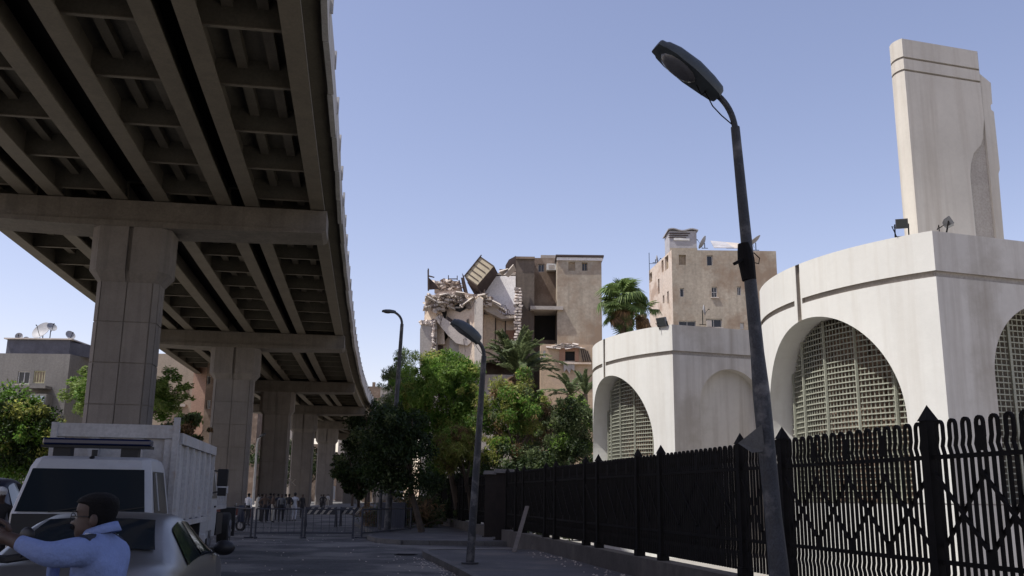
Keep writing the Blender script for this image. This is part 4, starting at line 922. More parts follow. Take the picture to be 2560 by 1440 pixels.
def leaf_mesh(name, clumps, n, size, mats, aspect=.42, hang=.25, shell=.45, frac=None, flat=0.):
    cl = np.array(clumps, float); wgt = cl[:, 3] ** 1.7; wgt /= wgt.sum()
    k = RNG.choice(len(cl), n, p=wgt)
    d = RNG.normal(size=(n, 3)); d /= np.linalg.norm(d, axis=1)[:, None]
    r = RNG.random(n) ** shell
    P = cl[k, :3] + d * (cl[k, 3] * r)[:, None] * np.array([1, 1, .85])
    a = d * .6 + RNG.normal(size=(n, 3)) * .75 + np.array([0, 0, -hang]); a[:, 2] *= (1 - flat); a /= np.linalg.norm(a, axis=1)[:, None]
    t = RNG.normal(size=(n, 3)); b = np.cross(a, t); b /= np.linalg.norm(b, axis=1)[:, None]
    L = size * RNG.uniform(.6, 1.35, n)
    A = a * (L / 2)[:, None]; B = b * (L * aspect / 2)[:, None]
    nn = np.cross(a, b) * (L * .08)[:, None]
    V = np.stack([P - A, P + B + nn, P + A, P - B + nn], 1).reshape(-1, 3)
    me = bpy.data.meshes.new(name); me.vertices.add(4 * n); me.vertices.foreach_set('co', V.ravel().astype(np.float32))
    me.loops.add(4 * n); me.loops.foreach_set('vertex_index', np.arange(4 * n, dtype=np.int32))
    me.polygons.add(n); me.polygons.foreach_set('loop_start', np.arange(0, 4 * n, 4, dtype=np.int32)); me.polygons.foreach_set('loop_total', np.full(n, 4, dtype=np.int32))
    for m in mats: me.materials.append(m)
    if len(mats) > 1:
        fr = frac or [1 / len(mats)] * len(mats)
        # whole clumps take one colour, with some mixing
        cm = RNG.choice(len(mats), len(cl), p=fr); mi = np.where(RNG.random(n) < .75, cm[k], RNG.choice(len(mats), n, p=fr)).astype(np.int32)
        me.polygons.foreach_set('material_index', mi)
    me.update(); me.validate(); return me
def clump_cloud(c, R, k, rc, top=False):
    c = np.array(c); out = []
    for _ in range(k):
        d = RNG.normal(size=3); d /= np.linalg.norm(d); rr = RNG.random() ** .35
        out.append((*(c + d * np.array(R) * rr), rc * RNG.uniform(.6, 1.25)))
    for _ in range(k // 2):
        d = RNG.normal(size=3); d /= np.linalg.norm(d); d[2] = abs(d[2]) * .9 - .15; out.append((*(c + d * np.array(R) * RNG.uniform(1.0, 1.32)), rc * RNG.uniform(.25, .55)))
    return out
def tree(name, label, cat, base, crown_c, R, k, rc, n, size, mats, trunk_r=.14, group=None, frac=None, limbs=5, aspect=.42, hang=.25, extra=(), shell=.45, flat=0.):
    base = Vector(base); t = thing(name, label, cat, base, group=group); cc = Vector(crown_c)
    b = MB(); mid_ = base.lerp(cc, .5) + Vector((random.uniform(-.15, .15), random.uniform(-.15, .15), 0))
    b.tube([base, base.lerp(mid_, .5), mid_, base.lerp(cc, .8)], [trunk_r, trunk_r * .8, trunk_r * .7, trunk_r * .5], 8); obj('trunk', b, m_bark, t, smooth=True)
    for i in range(limbs):
        q = 2 * pi * i / limbs + random.random(); b = MB(); st = base.lerp(cc, random.uniform(.45, .75))
        e = cc + Vector((cos(q) * R[0] * .75, sin(q) * R[1] * .75, random.uniform(-.3, .6) * R[2])); m2 = st.lerp(e, .5) + Vector((0, 0, .15 * R[2]))
        b.tube([st, m2, e], [trunk_r * .5, trunk_r * .32, trunk_r * .12], 6); obj('limb', b, m_bark, t, smooth=True)
    cl = clump_cloud(cc - base, R, k, rc) + [((Vector(e[:3]) - base).x, (Vector(e[:3]) - base).y, (Vector(e[:3]) - base).z, e[3]) for e in extra]
    link('crown', leaf_mesh(name + '_crown', cl, n, size, mats, aspect, hang, frac=frac, shell=shell, flat=flat), t)
    return t
def pc(px, py, Y): return at(px, py, Y)
tree('street_tree', 'dark leafy street tree on the traffic island, shaded by the flyover', 'tree', (-3.62, 40.3, .15), pc(1000, 1110, 40.5), (1.15, 1.7, 1.75), 40, .58, 15000, .17, [g_dark, g_olive], .15, frac=[.93, .07], extra=[(*pc(945, 1085, 41), .7), (*pc(932, 1130, 41), .6), (*pc(960, 1035, 41.5), .55), (*pc(1060, 1190, 40), .6), (*pc(985, 1200, 40), .8), (*pc(945, 1200, 40), .8), (*pc(1020, 1210, 40), .8), (*pc(925, 1180, 40), .6), (*pc(1080, 1210, 41), .6)])
tree('broad_tree', 'tall bright green leafy tree in front of the collapsed block', 'tree', (-2.3, 47, .12), pc(1100, 1005, 46), (2.1, 2.0, 2.35), 74, .58, 32000, .2, [g_bright, g_mid, g_yellow], .2, frac=[.5, .38, .12], aspect=.3, hang=.5, extra=[(*pc(1150, 905, 47), .55), (*pc(1080, 900, 47), .5), (*pc(1120, 890, 47.5), .5), (*pc(1050, 1060, 45), .7), (*pc(1110, 1110, 44), .7), (*pc(1150, 1120, 44), .6), (*pc(1090, 1160, 43.5), .6), (*pc(1170, 960, 46), .7), (*pc(1015, 930, 47), .4), (*pc(1180, 1000, 46), .7), (*pc(1190, 925, 46), .55)])
tree('feathery_tree', 'grey green feathery tree rising left of the bright one', 'tree', (-5.4, 54, .12), pc(1022, 975, 54), (1.5, 1.8, 2.2), 36, .5, 12000, .24, [g_grey, g_mid], .16, frac=[.7, .3], aspect=.16, hang=.1, extra=[(*pc(985, 960, 54), .4), (*pc(978, 1010, 54), .5), (*pc(1000, 905, 54), .35), (*pc(1040, 890, 54), .4), (*pc(1005, 885, 54), .3)])
tree('bushy_tree', 'yellowish bushy tree with dry brown patches between lamp and palms', 'tree', (.3, 43, .12), pc(1290, 1055, 43), (1.7, 1.6, 1.7), 50, .5, 19000, .19, [g_yellow, g_brown, g_mid, g_olive], .16, frac=[.40, .12, .33, .15], aspect=.24, hang=.7, extra=[(*pc(1310, 935, 43), .45), (*pc(1315, 965, 43), .5), (*pc(1210, 1010, 43), .55), (*pc(1245, 960, 43), .5), (*pc(1180, 1060, 43), .6), (*pc(1340, 1000, 43), .45), (*pc(1160, 1130, 42), .6), (*pc(1120, 1160, 42), .6), (*pc(1230, 1140, 42), .6)])
tree('dry_tree', 'brownish twiggy tree with withered leaves beside the grey garden wall', 'tree', (1.9, 44, .12), pc(1385, 1065, 44), (1.2, 1.2, 1.2), 26, .42, 6500, .2, [g_brown, g_olive], .1, frac=[.55, .45], aspect=.16, hang=.6)
tree('olive_tree', 'dark olive tree standing close to the farther pavilion', 'tree', (2.2, 36.5, .12), pc(1432, 1070, 36.5), (1.05, 1.2, 1.25), 34, .42, 12500, .15, [g_olive, g_dark, g_bright], .12, frac=[.62, .28, .1], aspect=.3, extra=[(*pc(1450, 1015, 37), .35), (*pc(1400, 1130, 36), .4), (*pc(1455, 1140, 36), .4), (*pc(1440, 1000, 37), .35)])
for i, (px, py, Y, r, lab) in enumerate([(1150, 1180, 50, 1.3, 'dark shrub behind the fence left of the middle lamp'), (1215, 1165, 47, 1.2, 'dark shrub behind the fence right of the middle lamp'), (1290, 1150, 42, 1.1, 'dark shrub under the yellowish bushy tree'), (1345, 1155, 40, .9, 'dark shrub in front of the grey garden wall'), (1400, 1150, 38.5, .8, 'dark shrub under the olive tree'), (1090, 1195, 54, 1.4, 'dark shrub at the far end of the iron fence'), (1040, 1205, 58, 1.4, 'dark shrub beyond the traffic island'), (1450, 1165, 35, .7, 'low dark shrub at the foot of the farther pavilion')]):
    p = pc(px, py, Y); t = thing('shrub', lab, 'shrub', (p.x, Y, .12), group='shrubs behind the iron fence')
    cl = clump_cloud((0, 0, p.z - .12 - .4), (r * 1.2, r, r * 1.0), 22, r * .4) + clump_cloud((0, 0, .7), (r, r, .6), 12, r * .45)
    link('foliage', leaf_mesh('shrub_leaves', cl, 5200, .17, [g_dark, g_olive], .4, frac=[.7, .3]), t)
    b = MB(); b.tube([(p.x, Y, .1), (p.x, Y, 1.2)], .07, 6); obj('stem', b, m_bark, t)
# palms
def frond_mesh(name, L, droop, mat, n=44, leaf=.42, wid=.035, up0=.9):
    b = MB(); pts = []
    for i in range(13):
        q = i / 12; pts.append(Vector((L * q * (1 - .12 * q), 0, L * (up0 * q - droop * q * q))))
    b.tube(pts, [.035 * (1 - .85 * i / 12) + .004 for i in range(13)], 4)
    for i in range(n):
        q = .12 + .88 * i / n; f = q * 12; k = min(11, int(f)); p = pts[k].lerp(pts[k + 1], f - k); tg = (pts[k + 1] - pts[k]).normalized()
        ll = leaf * (1 - .55 * abs(q - .45) * 1.6)
        for s in (1, -1):
            sd_ = Vector((0, s, 0)); dr = (tg * .75 + sd_ * .75 + Vector((0, 0, random.uniform(-.1, .35)))).normalized(); w_ = tg.cross(dr).normalized().cross(dr) * wid
            m_ = p + dr * ll * .55; e = p + dr * ll + Vector((0, 0, -.12 * ll)); b.add([p - w_ * .5, m_ - w_, e, m_ + w_, p + w_ * .5], [(0, 1, 2, 3, 4)])
    return mesh_of(name, b, mat)
def fan_mesh(name, pet, R, droop, mat, n=22):
    b = MB(); tip = Vector((pet, 0, pet * .35)); b.tube([(0, 0, 0), (pet * .5, 0, pet * .28), tip], .022, 4)
    for i in range(n):
        q = radians(-118 + 236 * i / (n - 1)); d = Vector((cos(q), sin(q), .12)); ll = R * random.uniform(.85, 1.05); d2 = Vector((-sin(q), cos(q), 0)) * .055
        m_ = tip + d * ll * .55 + Vector((0, 0, -.06)); e = tip + d * ll + Vector((0, 0, -droop * ll)); b.add([tip, m_ - d2, e, m_ + d2], [(0, 1, 2, 3)])
    return mesh_of(name, b, mat)
def palm(name, label, base, top, meshes, count, elev, trunk_r, group=None, dead=None, ndead=0, sc=1.0, yaw0=0):
    base = Vector(base); top = Vector(top); t = thing(name, label, 'palm tree', base, group=group); b = MB(); n = 16
    b.tube([base.lerp(top, i / n) for i in range(n + 1)], [trunk_r * (1.15 if i % 2 else 1.0) * (1.2 - .25 * i / n) for i in range(n + 1)], 9); obj('trunk', b, m_palmbark, t)
    for i in range(count):
        o = link('frond', random.choice(meshes), t); o.location = top - base + Vector((0, 0, random.uniform(-.2, .1)))
        o.rotation_euler = (random.uniform(-.25, .25), -random.uniform(*elev), yaw0 + i * 2.39996 + random.uniform(-.2, .2)); o.scale = (sc * random.uniform(.8, 1.1),) * 3
    for i in range(ndead):
        o = link('dead_frond', random.choice(dead), t); o.location = top - base + Vector((0, 0, random.uniform(-.9, -.1)))
        o.rotation_euler = (random.uniform(-.3, .3), random.uniform(.75, 1.35), i * 2.39996); o.scale = (sc * random.uniform(.6, .95),) * 3
    return t
date_f = [frond_mesh('frond', 2.5, d_, g_date, up0=u_) for d_, u_ in ((.35, .55), (.55, .75), (.3, .45), (.75, .85))]
dead_d = [frond_mesh('dead_frond', 2.0, d_, g_brown, n=26) for d_ in (.7, 1.0)]
fan_f = [fan_mesh('frond', .95, .85, d_, g_palm) for d_ in (.25, .5, .8)]; fan_d = [fan_mesh('dead_frond', .7, .75, d_, g_brown) for d_ in (.4, .8)]
p = pc(1292, 935, 51); palm('date_palm', 'grey green date palm fanning out in front of the dark middle wall', (p.x, 51, .12), p, date_f, 46, (-.15, 1.15), .2, 'date palms', dead_d, 14, sc=1.12)
p = pc(1425, 985, 48); palm('date_palm', 'half withered date palm left of the farther pavilion', (p.x, 48, .12), p, date_f[:2], 16, (-.2, .6), .17, 'date palms', dead_d, 12, sc=.72)
p = pc(1462, 985, 46); palm('date_palm', 'young grey palm almost touching the curved pavilion wall', (p.x, 46, .12), p, date_f, 16, (.2, 1.2), .14, 'date palms', sc=.55)
p = pc(1556, 752, 55); palm('fan_palm', 'green fan palm with a hanging skirt between the two apartment blocks', (p.x + .15, 55, .1), p, fan_f, 46, (-.9, 1.2), .17, 'fan palms', fan_f + fan_d, 22, sc=1.0)
p = pc(1606, 775, 57); palm('fan_palm', 'smaller dull fan palm with brown dead fronds, right of the green one', (p.x, 57, .1), p, fan_f, 14, (-.6, .9), .15, 'fan palms', fan_d, 30, sc=.72)
# left side trees
tree('leafy_tree', 'dense green tree at the left edge beside the truck', 'tree', (-23.2, 44, 0), pc(35, 1090, 44), (1.7, 1.8, 1.7), 52, .7, 22000, .2, [g_mid, g_dark, g_yellow], .14, frac=[.4, .42, .18], extra=[(*pc(30, 985, 44), .8), (*pc(75, 1010, 44), .65), (*pc(100, 1070, 44), .6), (*pc(0, 1150, 44), 1.0), (*pc(80, 1140, 44), .8), (*pc(-40, 1050, 44), 1.3), (*pc(50, 1190, 44), 1.1), (*pc(-20, 1000, 44), .8), (*pc(100, 1170, 44), .6)])
tree('light_tree', 'pale green layered tree partly hidden by the first pier', 'tree', (-25, 60, .1), pc(330, 985, 60), (3.4, 2.4, 1.75), 66, .62, 20000, .26, [g_light, g_mid], .2, frac=[.72, .28], aspect=.34, hang=0., flat=.55, extra=[(*pc(165, 990, 60), .55), (*pc(190, 960, 60), .6), (*pc(215, 930, 60), .5), (*pc(205, 1020, 60), .6), (*pc(230, 1030, 60), .5), (*pc(425, 930, 60), .5), (*pc(440, 945, 60), .4), (*pc(420, 1020, 60), .5), (*pc(440, 1025, 60), .4), (*pc(225, 1000, 60), .6)])
tree('leafy_tree', 'low leafy tree peeking out above the dump body of the truck', 'tree', (-15.2, 46, 0), pc(470, 1075, 46), (1.0, 1.0, .8), 18, .4, 3500, .2, [g_olive, g_brown, g_light], .1, frac=[.5, .3, .2])
# the dark mass of trees under the far end of the flyover
for i, (px, py, Y, r, lab) in enumerate([(920, 1130, 118, 3.2, 'dark tree under the far bend of the flyover, rightmost'), (885, 1165, 140, 3.2, 'dark tree behind the fifth pier'), (700, 1160, 165, 5.0, 'dark distant tree between the third and fourth piers'), (780, 1165, 176, 4.4, 'dark distant tree left of the far white truck'), (930, 1060, 132, 4.0, 'dark tree below the railing where the flyover bends'), (560, 1150, 170, 5, 'dark distant tree behind the second pier'), (900, 1200, 105, 2.0, 'dark low tree left of the thin pole')]):
    p = pc(px, py, Y); tree('dark_tree', lab, 'tree', (p.x, Y, 0), p, (r, r, r * .85), 36, r * .3, 6500, .42, [g_dark, g_olive], .22, frac=[.85, .15], limbs=3, group='dark trees beyond the flyover piers')

tree('bushy_tree', 'low scrubby yellow and brown bush behind the middle lamp', 'bush', (-1.6, 42.5, .12), pc(1150, 1120, 42), (1.1, 1.0, 1.0), 34, .4, 9000, .18, [g_yellow, g_brown, g_bright], .1, frac=[.42, .16, .42], aspect=.2, hang=.7)
# ================================================================== VEHICLES
def paint(name, col, rough=.35, dust=.25):
    return M(name, col, rough, .06, 1.5, .0, 10, patch=tuple(v * .6 + .09 for v in col), patch_scale=1.2, patch_amt=.25, fine=.02)
p_silver = M('silver car paint', (.25, .245, .24), .34, .06, 1.5, 0, 10, metal=.75, fine=.02); p_white = paint('white truck paint', (.41, .41, .415), .5); p_navy = paint('dark blue paint', (.03, .035, .06), .35); p_black = M('black plastic', (.012, .012, .014), .5, .1, 5, 0, 20, spec=.4)
m_rubber = M('tyre rubber', (.015, .015, .015), .85, .2, 10, .1, 60); m_rim = M('dull wheel rim', (.25, .25, .26), .45, .1, 5, 0, 20, metal=.6)
m_glass = glass_mat('car glass', (.016, .021, .026), .06); m_red = M('red tail lamp', (.16, .012, .01), .25, .1, 10, 0, 20); m_chrome = M('chrome', (.6, .6, .6), .2, .05, 5, 0, 20, metal=.9)
p_box = M('scuffed white dump body', (.44, .43, .425), .7, .12, 1.2, .1, 20, streak=.35, streak_col=(.28, .22, .17), patch=(.36, .30, .25), patch_scale=2.5, patch_amt=.12)
m_lightbar = glass_mat('dark blue light bar lens', (.006, .012, .05), .2); m_plate = M('number plate blank', (.5, .5, .48), .6, .1, 5, 0, 10)
def wheel(par, x, y, r, w):
    b = MB(); b.tube([(x - w / 2, y, r), (x - w / 2 + .02, y, r), (x + w / 2 - .02, y, r), (x + w / 2, y, r)], [r * .93, r, r, r * .93], 22); o = obj('wheel', b, m_rubber, par, local=True, smooth=True)
    s = 1 if x > 0 else -1; b = MB(); b.tube([(x + s * (w / 2 - .02), y, r), (x + s * (w / 2 + .006), y, r)], r * .62, 18)
    for i in range(5):
        q = 2 * pi * i / 5; b.bar((x + s * (w / 2 + .012), y, r), (x + s * (w / 2 + .012), y + cos(q) * r * .58, r + sin(q) * r * .58), .03, .05)
    obj('rim', b, m_rim, o, local=True)
def sedan(name, label, cat, loc, rz, pm_, sz=1.0, group=None):
    t = thing(name, label, cat, loc, rz, group)
    S = [(0.0, .42, .66, .78, .74, .90, .62), (.06, .28, .76, .82, .82, .97, .70), (.2, .22, .83, .86, .86, 1.03, .75), (.5, .2, .86, .89, .88, 1.055, .78), (.76, .2, .87, .92, .885, 1.065, .76), (1.0, .2, .875, .93, .89, 1.19, .70), (1.25, .2, .875, .94, .89, 1.31, .645), (1.5, .2, .875, .945, .89, 1.39, .60), (1.8, .2, .88, .95, .89, 1.428, .585), (2.1, .2, .88, .95, .89, 1.435, .58), (2.45, .2, .88, .95, .89, 1.41, .585), (2.75, .2, .88, .95, .885, 1.31, .62), (3.05, .2, .88, .95, .88, 1.15, .68), (3.3, .2, .87, .94, .87, 1.0, .74), (3.7, .21, .86, .87, .865, .95, .74), (4.1, .23, .83, .80, .83, .88, .70), (4.32, .27, .76, .72, .76, .79, .6), (4.42, .4, .6, .6, .62, .66, .45)]
    def ring(s):
        y, zb, hb, zl, hl, zt_, ht = s; z_ = [(-hb * .9, zb), (-hb, zb + .08), (-hl - .012, (zb + zl) / 2 + .06), (-hl, zl), (-ht - (hl - ht) * .45, zl + (zt_ - zl) * .52), (-ht - .02, zt_ - .055), (-ht + .06, zt_ - .012), (-ht * .45, zt_ + .006), (0, zt_ + .012)]
        r = z_ + [(-x, z) for x, z in reversed(z_[:-1])]; return [(x, y, z * sz) for x, z in r]
    b = MB(); b.loft([ring(s) for s in S]); obj('body', b, pm_, t, local=True, smooth=True, ang=50)
    def samp(y):
        for a, c in zip(S[:-1], S[1:]):
            if a[0] <= y <= c[0]:
                f = (y - a[0]) / (c[0] - a[0]); return [p + (q - p) * f for p, q in zip(a, c)]
    def side(y, f, s, off=.012):
        _, zb, hb, zl, hl, zt_, ht = samp(y); pts = [(hl, zl), (ht + (hl - ht) * .45, zl + (zt_ - zl) * .52), (ht + .02, zt_ - .055)]; k = f * 2; i = min(1, int(k)); k -= i
        x = pts[i][0] + (pts[i + 1][0] - pts[i][0]) * k; z = pts[i][1] + (pts[i + 1][1] - pts[i][1]) * k; return (s * (x + off), y, z * sz + off * .4)
    for s in (1, -1):
        for (y0, y1, y2, y3) in ((1.12, 2.02, 1.42, 2.02), (2.09, 3.0, 2.09, 2.55)):
            b = MB(); n = 8; V = []
            for i in range(n + 1):
                q = i / n; lo = y0 + (y1 - y0) * q; hi = y2 + (y3 - y2) * q
                for f in (.1, .4, .7, .93): V.append(side(lo + (hi - lo) * f, f, s))
            Fq = [(i * 4 + j, (i + 1) * 4 + j, (i + 1) * 4 + j + 1, i * 4 + j + 1) for i in range(n) for j in range(3)]
            b.add(V, Fq if s > 0 else [tuple(reversed(f)) for f in Fq]); obj('side_window', b, m_glass, t, local=True, smooth=True)
        b = MB(); p = side(3.0, .12, s, .0); b.ball((p[0] + s * .13, p[1] - .02, p[2] + .06), (.12, .075, .085), 12, 8); mo = obj('door_mirror', b, p_black, t, local=True, smooth=True)
        b = MB(); b.bar((p[0], p[1], p[2] + .02), (p[0] + s * .06, p[1], p[2] + .04), .05); obj('stalk', b, p_black, mo, local=True)
    for nm, ya, yb, fa in (('rear_window', .86, 1.44, 1), ('windscreen', 2.62, 3.22, 1)):
        b = MB(); V = []
        for i in range(6):
            y = ya + (yb - ya) * i / 5; _, zb, hb, zl, hl, zt_, ht = samp(y)
            for f in (-1, -.55, 0, .55, 1): V.append((f * (ht - (.125 if nm == 'rear_window' else .06)), y, (zt_ + .016 - (.012 if abs(f) == 1 else 0)) * sz + .008))
        b.add(V, [(i * 5 + j, i * 5 + j + 1, (i + 1) * 5 + j + 1, (i + 1) * 5 + j) for i in range(5) for j in range(4)]); obj(nm, b, m_glass, t, local=True, smooth=True)
    for s in (1, -1):
        b = MB(); b.hexa([(s * .48, -.012, .72), (s * .74, .05, .74), (s * .79, .24, .78), (s * .5, .02, .78), (s * .48, .03, .88), (s * .7, .075, .89), (s * .8, .28, .9), (s * .5, .06, .9)]); obj('tail_light', b, m_red, t, local=True)
    b = MB(); b.bx(-.76, .76, -.06, .1, .36, .58); obj('bumper', b, pm_, t, local=True, bevel=.03); b = MB(); b.bx(-.22, .22, -.03, .012, .68, .79); obj('number_plate', b, m_plate, t, local=True)
    for x in (-.8, .8):
        for y in (.85, 3.5): wheel(t, x, y, .31, .19)
    return t
sedan('parked_car', 'silver saloon car seen from behind, in front of the white dump truck', 'car', (-3.72, 8.05, 0), .17, p_silver)
sedan('parked_car', 'dark blue tall car at the left edge beyond the truck cab', 'car', (-10.95, 18.8, 0), .2, p_navy, 1.33)

m_sglass = glass_mat('dusty truck side glass', (.03, .027, .025), .5)
def dump_truck(name, label, loc, rz, scale=1.0, dump=True, mirrors=True):
    t = thing(name, label, 'truck', loc, rz)
    W = 1.0
    # cab (front towards -y)
    sec = []
    def cr(z, yf, yb, hw, c=.12): return [(-hw + c, yf, z), (hw - c, yf, z), (hw, yf + c, z), (hw, yb, z), (-hw, yb, z), (-hw, yf + c, z)]
    b = MB(); b.loft([cr(.45, .0, 1.65, 1.0), cr(.75, -.05, 1.65, 1.02), cr(1.30, -.02, 1.65, 1.02), cr(1.32, 0, 1.65, 1.02), cr(2.02, .30, 1.65, .90), cr(2.14, .40, 1.62, .86), cr(2.19, .55, 1.5, .78)]); obj('cab', b, p_white, t, local=True, smooth=True, ang=28, bevel=.02)
    def fz(z): return .0 + (z - 1.32) / .70 * .30
    b = MB(); z0, z1 = 1.34, 1.99; b.add([(-.93, fz(z0) - .012, z0), (.93, fz(z0) - .012, z0), (.82, fz(z1) - .012, z1), (-.82, fz(z1) - .012, z1)], [(0, 1, 2, 3)]); obj('windscreen', b, m_glass, t, local=True)
    b = MB(); b.hexa([(-.96, -.062, .84), (.96, -.062, .84), (.96, .0, .84), (-.96, .0, .84), (-.95, -.04, 1.31), (.95, -.04, 1.31), (.95, .0, 1.31), (-.95, .0, 1.31)]); obj('front_panel', b, p_black, t, local=True)
    for x in (-.45, .4): b = MB(); b.bar((x, fz(1.34) - .03, 1.34), (x + .5, fz(1.44) - .03, 1.42), .015); obj('wiper', b, p_black, t, local=True)
    for s in (1, -1):
        b = MB(); P = [(.28, 1.30), (1.46, 1.30), (1.44, 1.97), (.47, 1.97)]
        def sx(z): return 1.02 - (z - 1.32) / .70 * .12 + .012
        V = [(s * sx(z), y, z) for y, z in P]; b.add(V, [(0, 1, 2, 3) if s > 0 else (3, 2, 1, 0)]); obj('side_window', b, m_sglass, t, local=True)
        b = MB(); b.bar((s * (sx(1.36) + .004), .62, 1.36), (s * (sx(1.95) + .004), .66, 1.95), .025); obj('window_bar', b, p_white, t, local=True)
        b = MB(); b.bx(min(s * 1.0, s * 1.035), max(s * 1.0, s * 1.035), .18, 1.2, .62, 1.28); d_ = obj('door', b, p_white, t, local=True, bevel=.01); b = MB(); b.bx(min(s * 1.035, s * 1.06), max(s * 1.035, s * 1.06), 1.0, 1.14, 1.1, 1.14); obj('handle', b, p_black, d_, local=True)
        b = MB()
        if mirrors: b.bar((s * .98, .12, 1.9), (s * 1.28, -.02, 1.86), .03); b.bar((s * 1.0, .1, 1.4), (s * 1.28, -.02, 1.46), .03) if mirrors else None
        if mirrors: b.bx(min(s * 1.18, s * 1.40), max(s * 1.18, s * 1.40), -.1, .0, 1.56, 1.92); b.bx(min(s * 1.20, s * 1.38), max(s * 1.20, s * 1.38), -.09, .0, 1.36, 1.53); obj('wing_mirror', b, p_black, t, local=True, bevel=.02)
        b = MB(); b.bx(min(s * .6, s * .9), max(s * .6, s * .9), -.09, .0, .62, .82); obj('headlight', b, m_lens, t, local=True)
    b = MB(); b.bx(-1.02, 1.02, -.14, .02, .36, .58); obj('bumper', b, p_white, t, local=True, bevel=.03); b = MB(); b.bx(-.5, .5, -.085, -.05, .62, .82); obj('radiator_grille', b, p_black, t, local=True)
    b = MB(); b.bx(-.82, .82, .60, .86, 2.37, 2.48); lb_ = obj('light_bar', b, m_lightbar, t, local=True, bevel=.03)
    b = MB(); b.bx(-.83, .83, .58, .88, 2.33, 2.368); obj('bar_base', b, p_black, lb_, local=True)
    for x in (-.52, .50): b = MB(); b.bx(x - .13, x + .13, .62, .84, 2.185, 2.329); obj('bar_foot', b, p_black, lb_, local=True)
    b = MB(); b.tube([(-.02, .6, 2.2), (-.02, .6, 2.3)], .045, 8); b.tube([(-.02, .5, 2.1), (-.02, .46, 2.18)], .04, 8); obj('horn', b, p_black, t, local=True)
    # dump body
    x1, y0, y1, z0, z1 = 1.02, 1.95, 7.3, 1.16, 2.78; th = .06
    if not dump: z1 = 1.7; y1 = 4.2; x1 = .9
    b = MB(); b.bx(-x1, x1, y0, y1, z0, z0 + .08); b.bx(-x1, x1, y0, y0 + th, z0 + .08, z1); b.bx(-x1, -x1 + th, y0 + th, y1, z0 + .08, z1 - .12); b.bx(x1 - th, x1, y0 + th, y1, z0 + .08, z1 - .12); b.bx(-x1 + th, x1 - th, y1 - th, y1, z0 + .08, z1 - .12); obj('dump_body', b, p_box, t, local=True)
    for x in (-x1 + .11, -.35, .38, x1 - .11): b = MB(); b.bx(x - .09, x + .09, y0 - .07, y0 - .002, z0, z1 - .22); obj('front_post', b, p_box, t, local=True)
    b = MB(); b.bx(-x1 - .02, x1 + .02, y0 - .09, y0 + .1, z1 - .21, z1 + .02); obj('top_rail', b, p_box, t, local=True)
    for s in (1, -1):
        n = 7
        for i in range(n):
            y = y0 + .1 + (y1 - y0 - .2) * i / (n - 1); b = MB(); b.hexa([(s * (x1 + .002), y - .06, z0 - .02), (s * (x1 + .06), y - .04, z0 - .02), (s * (x1 + .06), y + .04, z0 - .02), (s * (x1 + .002), y + .06, z0 - .02), (s * (x1 + .002), y - .06, z1 - .3), (s * (x1 + .06), y - .04, z1 - .3), (s * (x1 + .06), y + .04, z1 - .3), (s * (x1 + .002), y + .06, z1 - .3)]); obj('rib', b, p_box, t, local=True)
        b = MB(); b.bx(min(s * (x1 - .02), s * (x1 + .07)), max(s * (x1 - .02), s * (x1 + .07)), y0 + .12, y1 + .02, z1 - .29, z1 - .1); obj('side_rail', b, p_box, t, local=True)
        b = MB(); b.bx(min(s * (x1 - .05), s * (x1 + .06)), max(s * (x1 - .05), s * (x1 + .06)), y0, y1, z0 - .12, z0 - .022); obj('skirt', b, p_box, t, local=True)
        b = MB(); b.bar((s * (x1 - .02), y0 - .06, z0), (s * (x1 - .02), y0 - .06, z1 + (.16 if s > 0 else .03)), .1, .1); obj('corner_pillar', b, p_box, t, local=True)
    b = MB(); b.bx(-.5, .5, .3, 6.4, .62, .9); b.bx(-.95, .95, 2.4, 3.6, .45, .95); obj('chassis', b, p_black, t, local=True)
    for x in (-.86, .86):
        for y in (.75, 5.0): wheel(t, x, y, .46, .28)
        b = MB(); b.bx(x - .2, x + .2, 5.6, 5.63, .3, 1.04); obj('mud_flap', b, p_black, t, local=True)
    t.scale = (scale,) * 3
    return t
dump_truck('dump_truck', 'white dump truck with a dark blue light bar parked facing the camera', (-6.52, 14.7, 0), .185, mirrors=False)
dump_truck('dump_truck', 'second white truck behind the first, only a cab edge and big black mirrors showing', (-8.6, 23.6, 0), .18, 1.16, False)
# far sunlit delivery truck
ft = thing('delivery_truck', 'small sunlit white truck far away under the flyover', 'truck', (-32.9, 172, 0), .12)
b = MB(); b.bx(-1.35, .35, 0, .7, .5, 3.0); b.bx(-1.4, 1.4, .71, 6, .7, 3.1); obj('body', b, p_white, ft, local=True, bevel=.06); b = MB(); b.bx(-1.15, .15, -.03, -.002, 1.75, 2.65); obj('windscreen', b, m_glass, ft, local=True); b = MB(); b.bx(.4, 1.38, .66, .705, .8, 2.6); obj('open_bay', b, m_pink, ft, local=True)
for x in (-.9, .9):
    for y in (.5, 4.8): wheel(ft, x, y, .45, .3)
